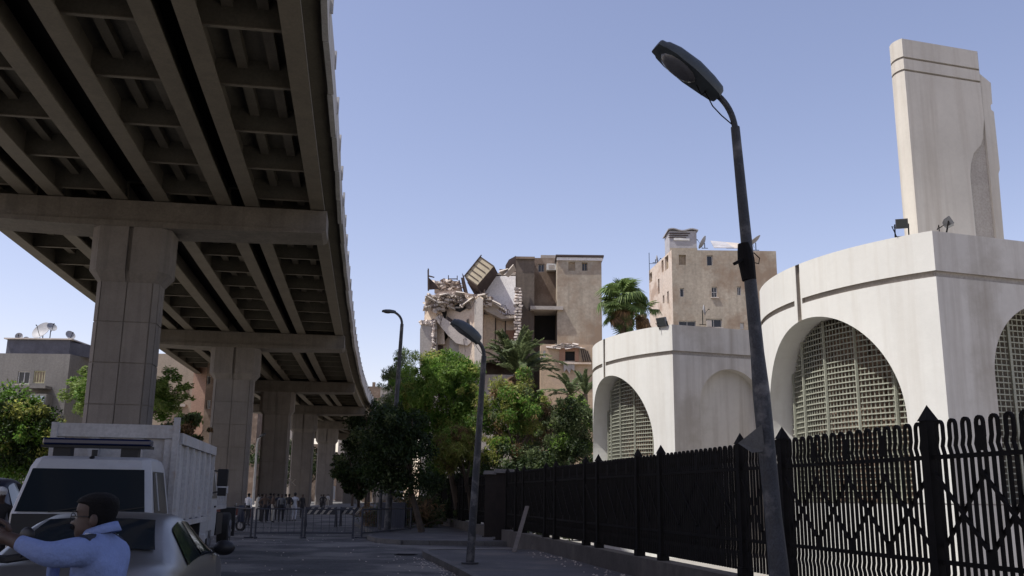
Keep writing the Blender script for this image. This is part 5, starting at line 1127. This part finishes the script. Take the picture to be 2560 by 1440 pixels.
# scooter and motorcycle
def scooter(label, loc, rz, col, name='motor_scooter'):
    t = thing(name, label, 'scooter', loc, rz)
    for y in (0, 1.25):
        b = MB(); b.tube([(-.05, y, .24), (.05, y, .24)], .24, 18); w_ = obj('wheel', b, m_rubber, t, local=True, smooth=True); b = MB(); b.tube([(-.055, y, .24), (.055, y, .24)], .14, 14); obj('rim', b, m_rim, w_, local=True)
    b = MB(); b.loft([[(x * w_, y, z) for x, y in ((-1, .06), (-.8, -.08), (0, -.16), (.8, -.08), (1, .06), (0, .12))] for z, w_ in ((.40, .14), (.62, .22), (.85, .19), (1.02, .17), (1.12, .12))]); obj('front_fairing', b, col, t, local=True, smooth=True, ang=60)
    b = MB(); b.ball((0, -.13, .93), (.10, .06, .09), 12, 8); obj('headlight', b, p_black, t, local=True, smooth=True)
    b = MB(); b.tube([(-.36, .16, 1.10), (-.2, .08, 1.07), (.2, .08, 1.07), (.36, .16, 1.10)], .018, 6); hb_ = obj('handlebar', b, p_black, t, local=True)
    for s in (-1, 1): b = MB(); b.tube([(s * .26, .1, 1.08), (s * .30, .08, 1.15)], .008, 5); b.ball((s * .31, .07, 1.18), (.045, .015, .035), 10, 6); obj('mirror', b, p_white if s < 0 else p_black, hb_, local=True, smooth=True)
    b = MB(); b.bx(-.16, .16, .3, .75, .28, .36); b.loft([[(x * w_, y, z) for x, y in ((-1, .66), (1, .66), (1, 1.5), (-1, 1.5))] for z, w_ in ((.36, .17), (.55, .2), (.72, .15))]); obj('rear_body', b, col, t, local=True, bevel=.03); b = MB(); b.loft([[(x * w_, y, z) for x, y in ((-1, .6), (1, .6), (.8, 1.5), (-.8, 1.5))] for z, w_ in ((.722, .15), (.80, .16), (.82, .12))]); obj('seat', b, p_black, t, local=True, bevel=.02)
    b = MB(); b.tube([(-.09, 0, .24), (-.07, .1, .8), (0, .12, 1.06)], .02, 6); b.tube([(.09, 0, .24), (.07, .1, .8), (0, .12, 1.06)], .02, 6); obj('fork', b, m_chrome, t, local=True)
    return t
sc_ = scooter('white motor scooter at the bottom left corner in front of the policeman', (-2.98, 5.3, 0), -.35, p_white)
sc_.scale = (1.2,) * 3
scooter('dark motor scooter parked behind the steel barriers, below the man in the white shirt', (-11.9, 43.0, 0), 1.2, p_navy)

# ================================================================== PEOPLE
m_skin = M('brown skin', (.058, .032, .023), .6, .1, 8, 0, 20); m_hair = M('black hair', (.007, .006, .006), .75, .3, 30, .8, 120, spec=.2)
def cloth(name, col): return M(name, col, .9, .12, 5, .25, 30, fine=.04)
c_blue = M('light blue uniform shirt', (.19, .25, .46), .9, .1, 6, .55, 16, fine=.05); c_white = cloth('white shirt cloth', (.72, .72, .72)); c_dark = cloth('dark cloth', (.025, .024, .026)); c_navy = cloth('navy cloth', (.02, .024, .04)); c_grey = cloth('grey cloth', (.16, .16, .16)); c_brown = cloth('brown cloth', (.10, .065, .045)); c_khaki = cloth('khaki cloth', (.20, .17, .12)); c_beige = cloth('pale galabeya cloth', (.50, .47, .40)); c_uni = cloth('white summer uniform', (.55, .55, .58)); m_shoe = M('black shoes', (.012, .011, .011), .5, .1, 5, 0, 20)
J0 = dict(pelvis=(0, 0, .95), waist=(0, 0, 1.08), chest=(0, 0, 1.27), upper=(0, .01, 1.40), neck=(0, 0, 1.49), headl=(0, -.02, 1.56), headm=(0, -.015, 1.63), headt=(0, 0, 1.685),
          shl=(.165, .01, 1.405), ell=(.225, .03, 1.14), wrl=(.235, -.04, .91), hal=(.235, -.06, .83), shr=(-.165, .01, 1.405), elr=(-.225, .03, 1.14), wrr=(-.235, -.04, .91), har=(-.235, -.06, .83),
          hil=(.09, 0, .9), knl=(.10, -.02, .50), anl=(.105, .02, .09), tol=(.12, -.13, .035), hir=(-.09, 0, .9), knr=(-.10, -.02, .50), anr=(-.105, .02, .09), tor=(-.12, -.13, .035))
RAD = dict(pelvis=.135, waist=.125, chest=.145, upper=.105, neck=.055, headl=.078, headm=.095, headt=.07, sh=.072, el=.05, wr=.036, ha=.04, hi=.098, kn=.066, an=.045, to=.04)
SEG = [('pelvis', 'waist', 'B'), ('waist', 'chest', 'T'), ('chest', 'upper', 'T'), ('upper', 'neck', 'T'), ('neck', 'headl', 'S'), ('headl', 'headm', 'H'), ('headm', 'headt', 'H')]
for q in 'lr': SEG += [('upper', 'sh' + q, 'T'), ('sh' + q, 'el' + q, 'U'), ('el' + q, 'wr' + q, 'F'), ('wr' + q, 'ha' + q, 'S'), ('pelvis', 'hi' + q, 'B'), ('hi' + q, 'kn' + q, 'B'), ('kn' + q, 'an' + q, 'B'), ('an' + q, 'to' + q, 'O')]
def skin_eval(J, rad, nohead=False, sub=1):
    keys = [k for k in J if not (nohead and k.startswith('head'))]; idx = {k: i for i, k in enumerate(keys)}
    me = bpy.data.meshes.new('tmp'); ed = [(idx[a], idx[c]) for a, c, _ in SEG if a in idx and c in idx]; me.from_pydata([J[k] for k in keys], ed, []); o = bpy.data.objects.new('tmp', me); COL.objects.link(o)
    m = o.modifiers.new('skin', 'SKIN'); m.use_smooth_shade = True; m.branch_smoothing = .6; s = o.modifiers.new('sub', 'SUBSURF'); s.levels = sub; s.render_levels = sub
    for k, v in zip(keys, me.skin_vertices[0].data):
        r = rad.get(k, rad.get(k[:2], .05)); v.radius = (r, r) if isinstance(r, (int, float)) else r; v.use_root = (k == 'pelvis')
    bpy.context.view_layer.update(); dg = bpy.context.evaluated_depsgraph_get(); r = bpy.data.meshes.new_from_object(o.evaluated_get(dg)); bpy.data.objects.remove(o); bpy.data.meshes.remove(me); return r
def person(label, loc, rz, top, bottom, pose=None, sleeve='long', h=1.72, hair=True, robe=None, cap=None, shoe=None, group=None):
    J = dict(J0); J.update(pose or {}); me = skin_eval(J, RAD); mats = [m_skin, top, bottom, shoe or m_shoe, m_hair]
    me.materials.clear()
    for m in mats: me.materials.append(m)
    segs = [(Vector(J[a]), Vector(J[c]), k) for a, c, k in SEG]; hd = Vector(J['headm'])
    for p in me.polygons:
        c = p.center; best = None
        for a, e, k in segs:
            d = e - a; f = max(0, min(1, (c - a).dot(d) / max(1e-9, d.length_squared))); q = (c - a - d * f).length
            if best is None or q < best[0]: best = (q, k, f)
        k, f = best[1], best[2]; mi = {'T': 1, 'B': 2, 'S': 0, 'O': 3, 'H': 0, 'U': 1, 'F': 1}[k]
        if k == 'F' and sleeve == 'short': mi = 0
        if k == 'U' and sleeve == 'short' and f > .62: mi = 0
        if k == 'S' and (c - Vector(J['neck'])).length < .05: mi = 0
        if k in 'HS' and c.z > hd.z - .06 and (c.y > hd.y + .015 or c.z > hd.z + .045) and c.z > J['neck'][2] + .04: mi = 4 if hair else 0
        p.material_index = mi
    t = thing('person', label, 'person', loc, rz, group=group); t.scale = (h / 1.76,) * 3
    o = link('body', me, t)
    b = MB(); c = Vector(J['headm']) + Vector((0, -.095, -.02)); b.add([c + Vector((-.014, .0, -.02)), c + Vector((.014, 0, -.02)), c + Vector((0, -.024, -.018)), c + Vector((0, .0, .03))], [(0, 2, 3), (2, 1, 3), (0, 1, 2)]); obj('nose', b, m_skin, t, local=True)
    if robe:
        b = MB(); b.loft([[(x * w_, y * d_, z) for x, y in [(cos(q), sin(q)) for q in np.linspace(0, 2 * pi, 15)[:-1]]] for z, w_, d_ in ((.06, .27, .24), (.5, .23, .2), (.95, .2, .175), (1.3, .195, .17), (1.44, .13, .11))]); obj('robe', b, robe, t, local=True, smooth=True)
    if cap:
        b = MB(); c = Vector(J['headm']); b.ball(c + Vector((0, .0, .035)), (.102, .112, .085), 12, 8); b.box(c + Vector((0, -.11, .045)), (.14, .1, .015)); obj('cap', b, cap, t, local=True, smooth=True)
    return t
walk = dict(knl=(.10, -.14, .52), anl=(.10, -.08, .10), tol=(.11, -.22, .05), knr=(-.1, .06, .5), anr=(-.1, .26, .13), tor=(-.11, .14, .04), ell=(.23, .12, 1.15), wrl=(.24, .14, .9), hal=(.24, .12, .83), elr=(-.23, -.06, 1.15), wrr=(-.23, -.2, .95), har=(-.23, -.24, .88))
hips = dict(ell=(.36, .08, 1.17), wrl=(.19, -.06, 1.02), hal=(.15, -.09, 1.0), elr=(-.36, .08, 1.17), wrr=(-.19, -.06, 1.02), har=(-.15, -.09, 1.0))
phone = dict(ell=(.24, -.04, 1.15), wrl=(.17, -.22, 1.27), hal=(.13, -.27, 1.33))
PP = lambda px, Y: (at(px, 1240, Y).x, Y, .004)
cg = 'onlookers standing beyond the barriers'
person('man in a bright white shirt and dark trousers standing beside the second pier', PP(622, 50), 2.6, c_white, c_dark, phone, group=cg)
person('white uniformed officer walking away between the barriers and the onlookers', PP(738, 59), pi + .1, c_uni, c_uni, walk, 'short', 1.74, cap=c_dark, group=cg)
for px, Y, rz, tp, bt, ps, rb, lab, cp in [(655, 57, 2.2, c_dark, c_dark, {}, None, 'man in dark clothes at the left end of the group of onlookers', None), (647, 60, 1.8, c_beige, c_beige, {}, c_beige, 'man in a long pale robe at the left end of the onlookers', None), (664, 55.5, .4, c_brown, c_dark, hips, None, 'onlooker in brown shirt with hands on hips, left in the group', None), (676, 58, 3.0, c_dark, c_navy, {}, None, 'onlooker in black shirt and navy trousers near the middle of the group', None), (684, 56, 2.0, c_brown, c_beige, {}, None, 'onlooker in brown top and pale trousers in the middle of the group', None), (696, 60, -2.6, c_navy, c_dark, phone, None, 'onlooker in navy shirt holding up a phone', None), (705, 57, .3, c_grey, c_dark, {}, None, 'onlooker in grey shirt right of the phone holder', None), (715, 62, 3.3, c_khaki, c_navy, {}, None, 'onlooker in khaki shirt at the right end of the group', None), (723, 59, 2.8, c_dark, c_grey, hips, None, 'onlooker in dark shirt and grey trousers near the white officer', None), (757, 66, .9, c_dark, c_dark, {}, None, 'man in black standing right of the white officer', None), (803, 96, 1.6, c_grey, c_dark, {}, None, 'distant man in grey standing left of the far white truck', None), (809, 92, 3.1, c_dark, c_dark, hips, None, 'distant dark silhouetted man in front of the far white truck', None), (820, 128, 3.1, c_white, c_beige, {}, None, 'distant man in white shirt and pale trousers by the far truck', None)]:
    person(lab, PP(px, Y), rz, tp, bt, ps, 'long', 1.68 + .06 * random.random(), robe=rb, cap=cp, group=cg)
person('man in dark clothes and a round white cap half hidden by the truck cab', (-8.6, 16.3, 0), .5, c_dark, c_dark, {}, cap=c_white)

# the policeman in the foreground: faces left, near arm stretched forwards
pol = thing('person', 'policeman in light blue shirt with dark epaulettes, glasses and moustache, pointing left', 'person', (-2.08, 4.9, 0), -pi / 2)
pol.scale = (.975,) * 3
J = dict(J0); J.update(ell=(.29, -.10, 1.385), wrl=(.24, -.305, 1.455), hal=(.23, -.375, 1.475), shl=(.185, .03, 1.405), shr=(-.185, .03, 1.405), chest=(0, .035, 1.25), waist=(0, .02, 1.06), upper=(0, .04, 1.41), elr=(-.23, -.05, 1.14), wrr=(-.2, -.22, 1.02), har=(-.19, -.27, 1.0))
rd = dict(RAD); rd.update(sh=.092, upper=.14, chest=.18, waist=.155, el=.066, wr=.048, wrl=.036, hal=.034, neck=.062)
me = skin_eval(J, rd, nohead=True, sub=2); me.materials.clear()
for m in (m_skin, c_blue, c_navy, m_shoe, m_hair): me.materials.append(m)
segs = [(Vector(J[a]), Vector(J[c]), k) for a, c, k in SEG if k != 'H' and not c.startswith('head')]
for p in me.polygons:
    c = p.center; best = None
    for a, e, k in segs:
        d = e - a; f = max(0, min(1, (c - a).dot(d) / max(1e-9, d.length_squared))); q = (c - a - d * f).length
        if best is None or q < best[0]: best = (q, k, f)
    k, f = best[1], best[2]; mi = {'T': 1, 'B': 2, 'S': 0, 'O': 3, 'U': 1, 'F': 1}[k]
    if k == 'F' and f > .80: mi = 0
    if k == 'T' and c.z > 1.485: mi = 0
    p.material_index = mi
bmx = bmesh.new(); bmx.from_mesh(me)
# head and neck as one lofted surface, joined into the body mesh
HB = MB(); hz = 1.448; prof = [(-.06, -.035, .075, .065, 0), (-.02, -.042, .07, .060, 0), (.004, -.072, .06, .052, 0), (.014, -.092, .05, .05, .004), (.03, -.097, .055, .058, .006), (.045, -.098, .06, .063, .0), (.053, -.100, .065, .065, .010), (.062, -.098, .068, .066, .002), (.072, -.099, .072, .067, .012), (.080, -.098, .075, .068, .032), (.092, -.096, .08, .069, .028), (.108, -.092, .085, .071, .014), (.122, -.089, .09, .073, .002), (.138, -.096, .094, .075, .006), (.16, -.097, .098, .077, 0), (.185, -.09, .098, .076, 0), (.208, -.07, .088, .066, 0), (.226, -.035, .06, .045, 0), (.236, .0, .025, .018, 0)]
def hring(z, fr, bk, w_, ns, grow=0.0):
    cy = (fr + bk) / 2; ry = (bk - fr) / 2 + grow; r = []
    for i in range(24):
        q = 2 * pi * i / 24 - pi / 2; cx, sy = cos(q), sin(q); e = .85
        x = (w_ + grow) * abs(cx) ** e * (1 if cx > 0 else -1); y = cy + ry * abs(sy) ** .95 * (1 if sy > 0 else -1)
        if i == 0: y -= ns
        elif i in (1, 23): y -= ns * .45; x *= .8
        r.append((x, y - .012, hz + z))
    return r
HB.loft([hring(*p) for p in prof], 0)
for s in (1, -1): HB.ball((s * .079, .012, hz + .10), (.012, .022, .034), 10, 8, 0)
# left hand: palm and five bent fingers
hp0 = Vector(J['wrl']); hd0 = (Vector(J['hal']) - Vector(J['wrl'])).normalized(); sdv = Vector((0, 0, 1)).cross(hd0).normalized(); upv_ = hd0.cross(sdv)
HB.loft([[tuple(hp0 + hd0 * l + sdv * (.0) + upv_ * (w_ * cos(q)) + sdv * (t_ * sin(q))) for q in np.linspace(0, 2 * pi, 11)[:-1]] for l, w_, t_ in ((-.02, .03, .022), (.03, .036, .019), (.07, .042, .017), (.10, .041, .015))], 0)
for off, L in ((.030, .068), (.011, .078), (-.010, .072), (-.030, .056)):
    a = hp0 + hd0 * .095 + upv_ * off; HB.tube([a, a + hd0 * L * .45 + sdv * .006, a + hd0 * L * .8 + sdv * .022, a + hd0 * L + sdv * .04], [.0095, .009, .0082, .006], 8, 0)
a = hp0 + hd0 * .03 + upv_ * .03; HB.tube([a, a + hd0 * .03 + upv_ * .03, a + hd0 * .062 + upv_ * .038 + sdv * .008, a + hd0 * .082 + upv_ * .036 + sdv * .012], [.013, .012, .0105, .007], 8, 0)
vs_ = [bmx.verts.new(v) for v in HB.v]
for f in HB.f:
    try: fc = bmx.faces.new([vs_[i] for i in f]); fc.material_index = 0; fc.smooth = True
    except ValueError: pass
bmx.to_mesh(me); bmx.free(); link('body', me, pol)
def olocal(name, mb, mat, **k): return obj(name, mb, mat, pol, local=True, **k)
b = MB(); rings = []
for (z, fr, bk, w_, ns) in prof:
    if z < .03: continue
    r = hring(z, fr, bk, w_, 0, .013); fr_cut = .0 if z < .1 else (-.02 if z < .165 else -.2)
    rings.append([(x * (1.0 if y > fr_cut else .93), max(y, fr_cut + (0 if y > fr_cut else .012)), zz + .004) for x, y, zz in r])
b.loft(rings); olocal('hair', b, m_hair, smooth=True)
b = MB(); b.box((0, -.118, hz + .064), (.06, .02, .016)); b.box((.028, -.106, hz + .058), (.022, .02, .016)); b.box((-.028, -.106, hz + .058), (.022, .02, .016)); olocal('moustache', b, m_hair, bevel=.004)
b = MB()
for s in (1, -1):
    b.tube([(s * .034 + .026 * cos(q), -.118 + .004 * abs(cos(q)), hz + .115 + .019 * sin(q)) for q in np.linspace(0, 2 * pi, 13)], .0022, 5); b.tube([(s * .06, -.112, hz + .118), (s * .079, -.06, hz + .118), (s * .081, .02, hz + .115)], .0025, 5)
    b.box((s * .036, -.103, hz + .142), (.045, .018, .008))
b.tube([(-.009, -.121, hz + .118), (.009, -.121, hz + .118)], .002, 5); olocal('glasses', b, p_black)
b = MB()
for s in (1, -1): b.ball((s * .032, -.092, hz + .113), (.014, .012, .010), 10, 8)
olocal('eyes', b, M('eye', (.35, .33, .3), .3, .05, 5, 0, 10))
b = MB()                                                                   # open shirt collar
n = 16; lo_ = []; hi_ = []
for i in range(n + 1):
    q = radians(-60 + 300 * i / n); lo_.append((.098 * cos(q), .025 + .098 * sin(q), 1.478 + .02 * sin(q))); hi_.append((.079 * cos(q), .018 + .082 * sin(q), 1.516 + .028 * sin(q)))
b.add(lo_ + hi_, [(i, i + 1, n + 2 + i, n + 1 + i) for i in range(n)]); o = olocal('collar', b, c_blue, smooth=True); m = o.modifiers.new('thick', 'SOLIDIFY'); m.thickness = .006
b = MB()
for s in (1, -1): b.add([(s * .1, -.035, 1.462), (s * .07, -.085, 1.44), (s * .1, -.1, 1.41), (s * .135, -.03, 1.45)], [(0, 1, 2, 3), (3, 2, 1, 0)])
olocal('collar_wing', b, c_blue)
from mathutils.bvhtree import BVHTree
bvh = BVHTree.FromPolygons([v.co.copy() for v in me.vertices], [tuple(p.vertices) for p in me.polygons])
def ontop(x, y): h = bvh.ray_cast(Vector((x, y, 1.75)), Vector((0, 0, -1)))[0]; return h.z if h is not None else 1.48
for s in (1, -1):
    b = MB(); g_ = [[Vector((s * (.115 + .095 * i / 4), .0 + .055 * j / 2 - .005 + .012 * i / 4, 0)) for j in range(3)] for i in range(5)]
    lo_ = [p + Vector((0, 0, ontop(p.x, p.y) + .001)) for r in g_ for p in r]; hi_ = [p + Vector((0, 0, .011)) for p in lo_]; m_ = len(lo_)
    fs = [(i * 3 + j, i * 3 + j + 1, (i + 1) * 3 + j + 1, (i + 1) * 3 + j) for i in range(4) for j in range(2)]
    rim = [0, 1, 2, 5, 8, 11, 14, 13, 12, 9, 6, 3]
    b.add(lo_ + hi_, fs + [tuple(k + m_ for k in f) for f in fs] + [(rim[k], rim[(k + 1) % 12], rim[(k + 1) % 12] + m_, rim[k] + m_) for k in range(12)]); e_ = olocal('epaulette', b, c_navy)
    b = MB()
    for k in (4, 7, 10): b.ball(hi_[k] + Vector((0, 0, .003)), (.009, .009, .005), 6, 4)
    obj('star', b, m_chrome, e_, local=True)
b = MB(); b.box((.10, -.155, 1.27), (.11, .02, .12)); olocal('breast_pocket', b, c_blue, bevel=.006)

# ================================================================== BARRIERS AND STREET CLUTTER
m_barr = M('dark painted barrier steel', (.03, .032, .045), .55, .2, 5, .1, 40)
def barrier(label, a, c):
    a = Vector(a); c = Vector(c); d = (c - a); L = d.length; d.normalize(); nrm = Vector((-d.y, d.x, 0)); t = thing('barrier', label, 'barrier', (a + c) / 2, group='steel crowd barriers across the street')
    Z = lambda p, z: Vector((p.x, p.y, z)); fr = MB()
    for z in (.2, 1.08): fr.tube([Z(a, z), Z(c, z)], .027, 8)
    obj('rail', fr, m_barr, t)
    for p in (a, c):
        b = MB(); b.tube([Z(p, .03), Z(p, 1.09)], .04, 8); b.box((p.x, p.y, .03), (.1, .5, .05), rot=atan2(nrm.y, nrm.x) - pi / 2 + .0); obj('leg', b, m_barr, t)
    n = max(5, int(L / .27))
    for i in range(1, n):
        p = a + d * (L * i / n); b = MB(); b.tube([Z(p, .2), Z(p, 1.08)], .009, 5); obj('bar', b, m_barr, t)
    return t
gz = lambda px, Y: (at(px, 1330, Y).x, Y, 0)
barrier('steel barrier running behind the dump truck, leftmost of four', gz(500, 41), gz(627, 36.6)); barrier('steel barrier directly in front of the onlookers, second from the left', gz(638, 36.4), gz(754, 36.9)); barrier('steel barrier below the far white truck, third from the left', gz(762, 37), gz(882, 37.4)); barrier('slanting steel barrier behind the tall lamp, rightmost of four', gz(904, 37.5), gz(1026, 43))
m_stripe = M('cream barricade stripe', (.45, .42, .36), .8, .1, 3, 0, 20)
for px0, px1, Y, lab in ((762, 838, 50, 'low barricade with diagonal stripes behind the steel barriers, left one'), (850, 905, 51, 'low barricade with diagonal stripes behind the steel barriers, right one')):
    a = Vector(gz(px0, Y)); c = Vector(gz(px1, Y)); t = thing('barricade', lab, 'barricade', (a + c) / 2, group='striped barricades'); b = MB(); b.bx(a.x, c.x, Y - .03, Y + .03, .62, .98); bd = obj('board', b, m_barr, t)
    x = a.x + .05
    while x < c.x - .4: b = MB(); b.extr([(x, Y - .036, .63), (x + .14, Y - .036, .63), (x + .4, Y - .036, .97), (x + .26, Y - .036, .97)], (0, .004, 0)); obj('stripe', b, m_stripe, bd); x += .34
    for p in (a, c): b = MB(); b.bar((p.x, Y - .25, 0), (p.x, Y, 1.0), .06); b.bar((p.x, Y + .25, 0), (p.x, Y, 1.0), .06); obj('leg', b, m_barr, t)
b = MB(); b.bx(at(515, 1280, 66).x, at(612, 1280, 66).x, 66, 67.6, 0, .62); tag(obj('planter_wall', b, M('dark red planter wall', (.11, .035, .028), .9, .2, 2, .2, 20)), 'dark red low wall at the foot of the second pier', 'wall')
b = MB(); b.bar((at(1285, 1382, 27).x, 27, .14), at(1318, 1266, 29.7), .12, .035); tag(obj('plank', b, M('grey weathered plank', (.16, .14, .12), .9, .2, 6, .2, 40)), 'long plank leaning against the fence wall near the brick gate pier', 'plank')
# heap of cut palm branches beside the traffic island
hpile = thing('branch_pile', 'heap of dead palm branches and broken timber behind the tall lamp', 'branches', (-5.0, 47, .15))
for i in range(70):
    q = random.uniform(0, 2 * pi); r = random.uniform(.1, 1.9); a = Vector((-5.2 + r * cos(q), 47 + r * sin(q) * .7, .2 + random.random() * .5)); e = a + Vector((random.uniform(-1.2, 1.2), random.uniform(-.7, .7), random.uniform(.1, 1.3) * (1.3 - r / 2)))
    b = MB(); b.tube([a, a.lerp(e, .5) + Vector((0, 0, random.uniform(-.1, .25))), e], [random.uniform(.02, .05), .025, .01], 5); obj('branch', b, m_bark if i % 3 else m_palmbark, hpile)
cl = [(random.uniform(-1.9, 1.7), random.uniform(-1, 1), random.uniform(.2, 1.1), .5) for _ in range(26)]
link('dead_leaves', leaf_mesh('dead_leaves', cl, 3800, .26, [g_brown, g_olive], .14, frac=[.5, .5]), hpile)
b = MB(); b.tube([at(1008, 1226, 46.2), at(1018, 1214, 46.2), at(1027, 1197, 46.2)], [.05, .11, .13], 8); obj('broken_trunk', b, m_galv, hpile)
b = MB(); p = at(992, 1305, 47); b.bx(p.x - .75, p.x + .55, 45.4, 46, .15, 1.3); tag(obj('metal_cabinet', b, p_navy), 'dark metal cabinet behind the tall lamp, beneath the dead branches', 'cabinet')
# floodlights on the pavilion parapets
m_flood = M('grey floodlight housing', (.10, .10, .105), .5, .2, 5, 0, 30); m_fglass = glass_mat('floodlight glass', (.12, .13, .13), .15)
def floodlight(label, p, aim, s=.21):
    p = Vector(p); t = thing('floodlight', label, 'floodlight', p, group='floodlights on the pavilion roofs'); f = Vector(aim).normalized(); x = f.cross(Vector((0, 0, 1))).normalized(); u = x.cross(f); c = p + Vector((0, 0, .25)) + f * .08
    b = MB(); R = Matrix((x, f, u)).transposed(); b.loft([[c + x * (sx * s * .5 * k) + u * (sz * s * .42 * k) + f * y for sx, sz in ((-1, -1), (1, -1), (1, 1), (-1, 1))] for y, k in ((-.09, .55), (-.05, .9), (.03, 1.0), (.06, 1.0))]); h = obj('housing', b, m_flood, t)
    b = MB(); b.add([c + x * (sx * s * .43) + u * (sz * s * .35) + f * .064 for sx, sz in ((-1, -1), (1, -1), (1, 1), (-1, 1))], [(0, 1, 2, 3), (3, 2, 1, 0)]); obj('glass', b, m_fglass, h)
    b = MB()
    for sx in (-1, 1): b.bar(p + x * (sx * s * .55), c + x * (sx * s * .55), .022)
    b.bar(p - x * s * .56 + Vector((0, 0, .012)), p + x * s * .56 + Vector((0, 0, .012)), .03); b.tube([c - f * .09, c - f * .14 + Vector((-.08, 0, -.06)), c + Vector((-.18, 0, -.05)), p + Vector((-.1, 0, .02))], .009, 5); obj('bracket', b, m_iron, t)
q = arc_pos(P1, .58, .1); floodlight('floodlight standing near the front corner of the nearer pavilion roof', (q.x, q.y, ZR), (-.25, -.8, -.15))
q = Vector((P1[0], P1[1], 0)) + FDIR * .52 + Vector((-FDIR.y, FDIR.x, 0)) * .25; floodlight('floodlight tilted beside the foot of the tower on the nearer pavilion roof', (q.x, q.y, ZR - .02), (.8, -.35, .45), .19)
q = arc_pos(P2, .30, .05); floodlight('dark floodlight hanging over the corner of the farther pavilion roof', (q.x, q.y, ZR - .12), (-.6, -.55, -.25), .30)
# rough white paint marks on the third pier
text_obj('graffiti', 'SSI', at(664, 1214, 97.6), 1.05, M('pale chalky paint', (.42, .38, .33), .9, .3, 6, 0, 20), fly, ext=.004); text_obj('graffiti', 'AOK', at(688, 1214, 97.6), 1.0, bpy.data.materials['pale chalky paint'], fly, ext=.004)
# low grey garden wall with an arched gap, half hidden by the trees
gwl = thing('arched_garden_wall', 'low grey curved wall with a dark arched gap among the trees', 'wall', (1.6, 47, .1)); b = MB(); n = 20
rg = []
for i in range(n + 1):
    q = i / n; x = at(1322, 1150, 47).x + q * 2.4; y = 47 + 1.2 * q * q; z = 3.1 * (1 - .85 * (1 - q) ** 2.2) ; rg.append([(x, y, .1), (x + .05, y + .4, .1), (x + .05, y + .4, z), (x, y, z)])
b.loft(list(rg)); obj('wall', b, m_greyp, gwl); b = MB(); x = at(1330, 1150, 46.9).x; b.extr([(x + .55 * cos(q) + .5, 46.93, .1 + 1.5 * sin(q)) for q in np.linspace(0, pi, 14)], (0, .06, 0)); obj('dark_gap', b, m_darkvoid, gwl)

# small stones, dust and litter gathered along the kerbs
b = MB(); rr = random.Random(3)
def bit(x, y, z, r):
    q = rr.uniform(0, 6.28); P = [(x + r * cos(q + k * 2.1) * rr.uniform(.7, 1.2), y + r * sin(q + k * 2.1) * rr.uniform(.7, 1.2), z) for k in range(3)]; b.add(P + [(x, y, z + r * rr.uniform(.4, .9))], [(0, 1, 3), (1, 2, 3), (2, 0, 3)])
for _ in range(420):
    t_ = rr.random(); y = 2 + 24 * t_; x = 3.05 - .1945 * y - abs(rr.gauss(0, .35)) - .12; bit(x, y, .006, rr.uniform(.008, .035))
for _ in range(300):
    y = rr.uniform(14, 48); x = -.175 * y + rr.uniform(-7, 3); bit(x, y, .006, rr.uniform(.01, .04)) if x < 3.0 - .1945 * y else None
for _ in range(200):
    y = rr.uniform(5, 27); bit(fx(y) - .25 - abs(rr.gauss(0, .3)), y, .142, rr.uniform(.01, .045))
struct('kerb_litter', b, m_slab, kind='stuff')
b = MB(); b.tube([(-2.9, 27.5, .002), (-2.9, 27.5, .018)], .33, 24)
for k in range(-2, 3): b.bx(-3.15, -2.65, 27.5 + k * .1 - .02, 27.5 + k * .1 + .02, .0182, .026)
tag(obj('manhole_cover', b, m_iron), 'round iron manhole cover in the road near the pavement corner', 'manhole')
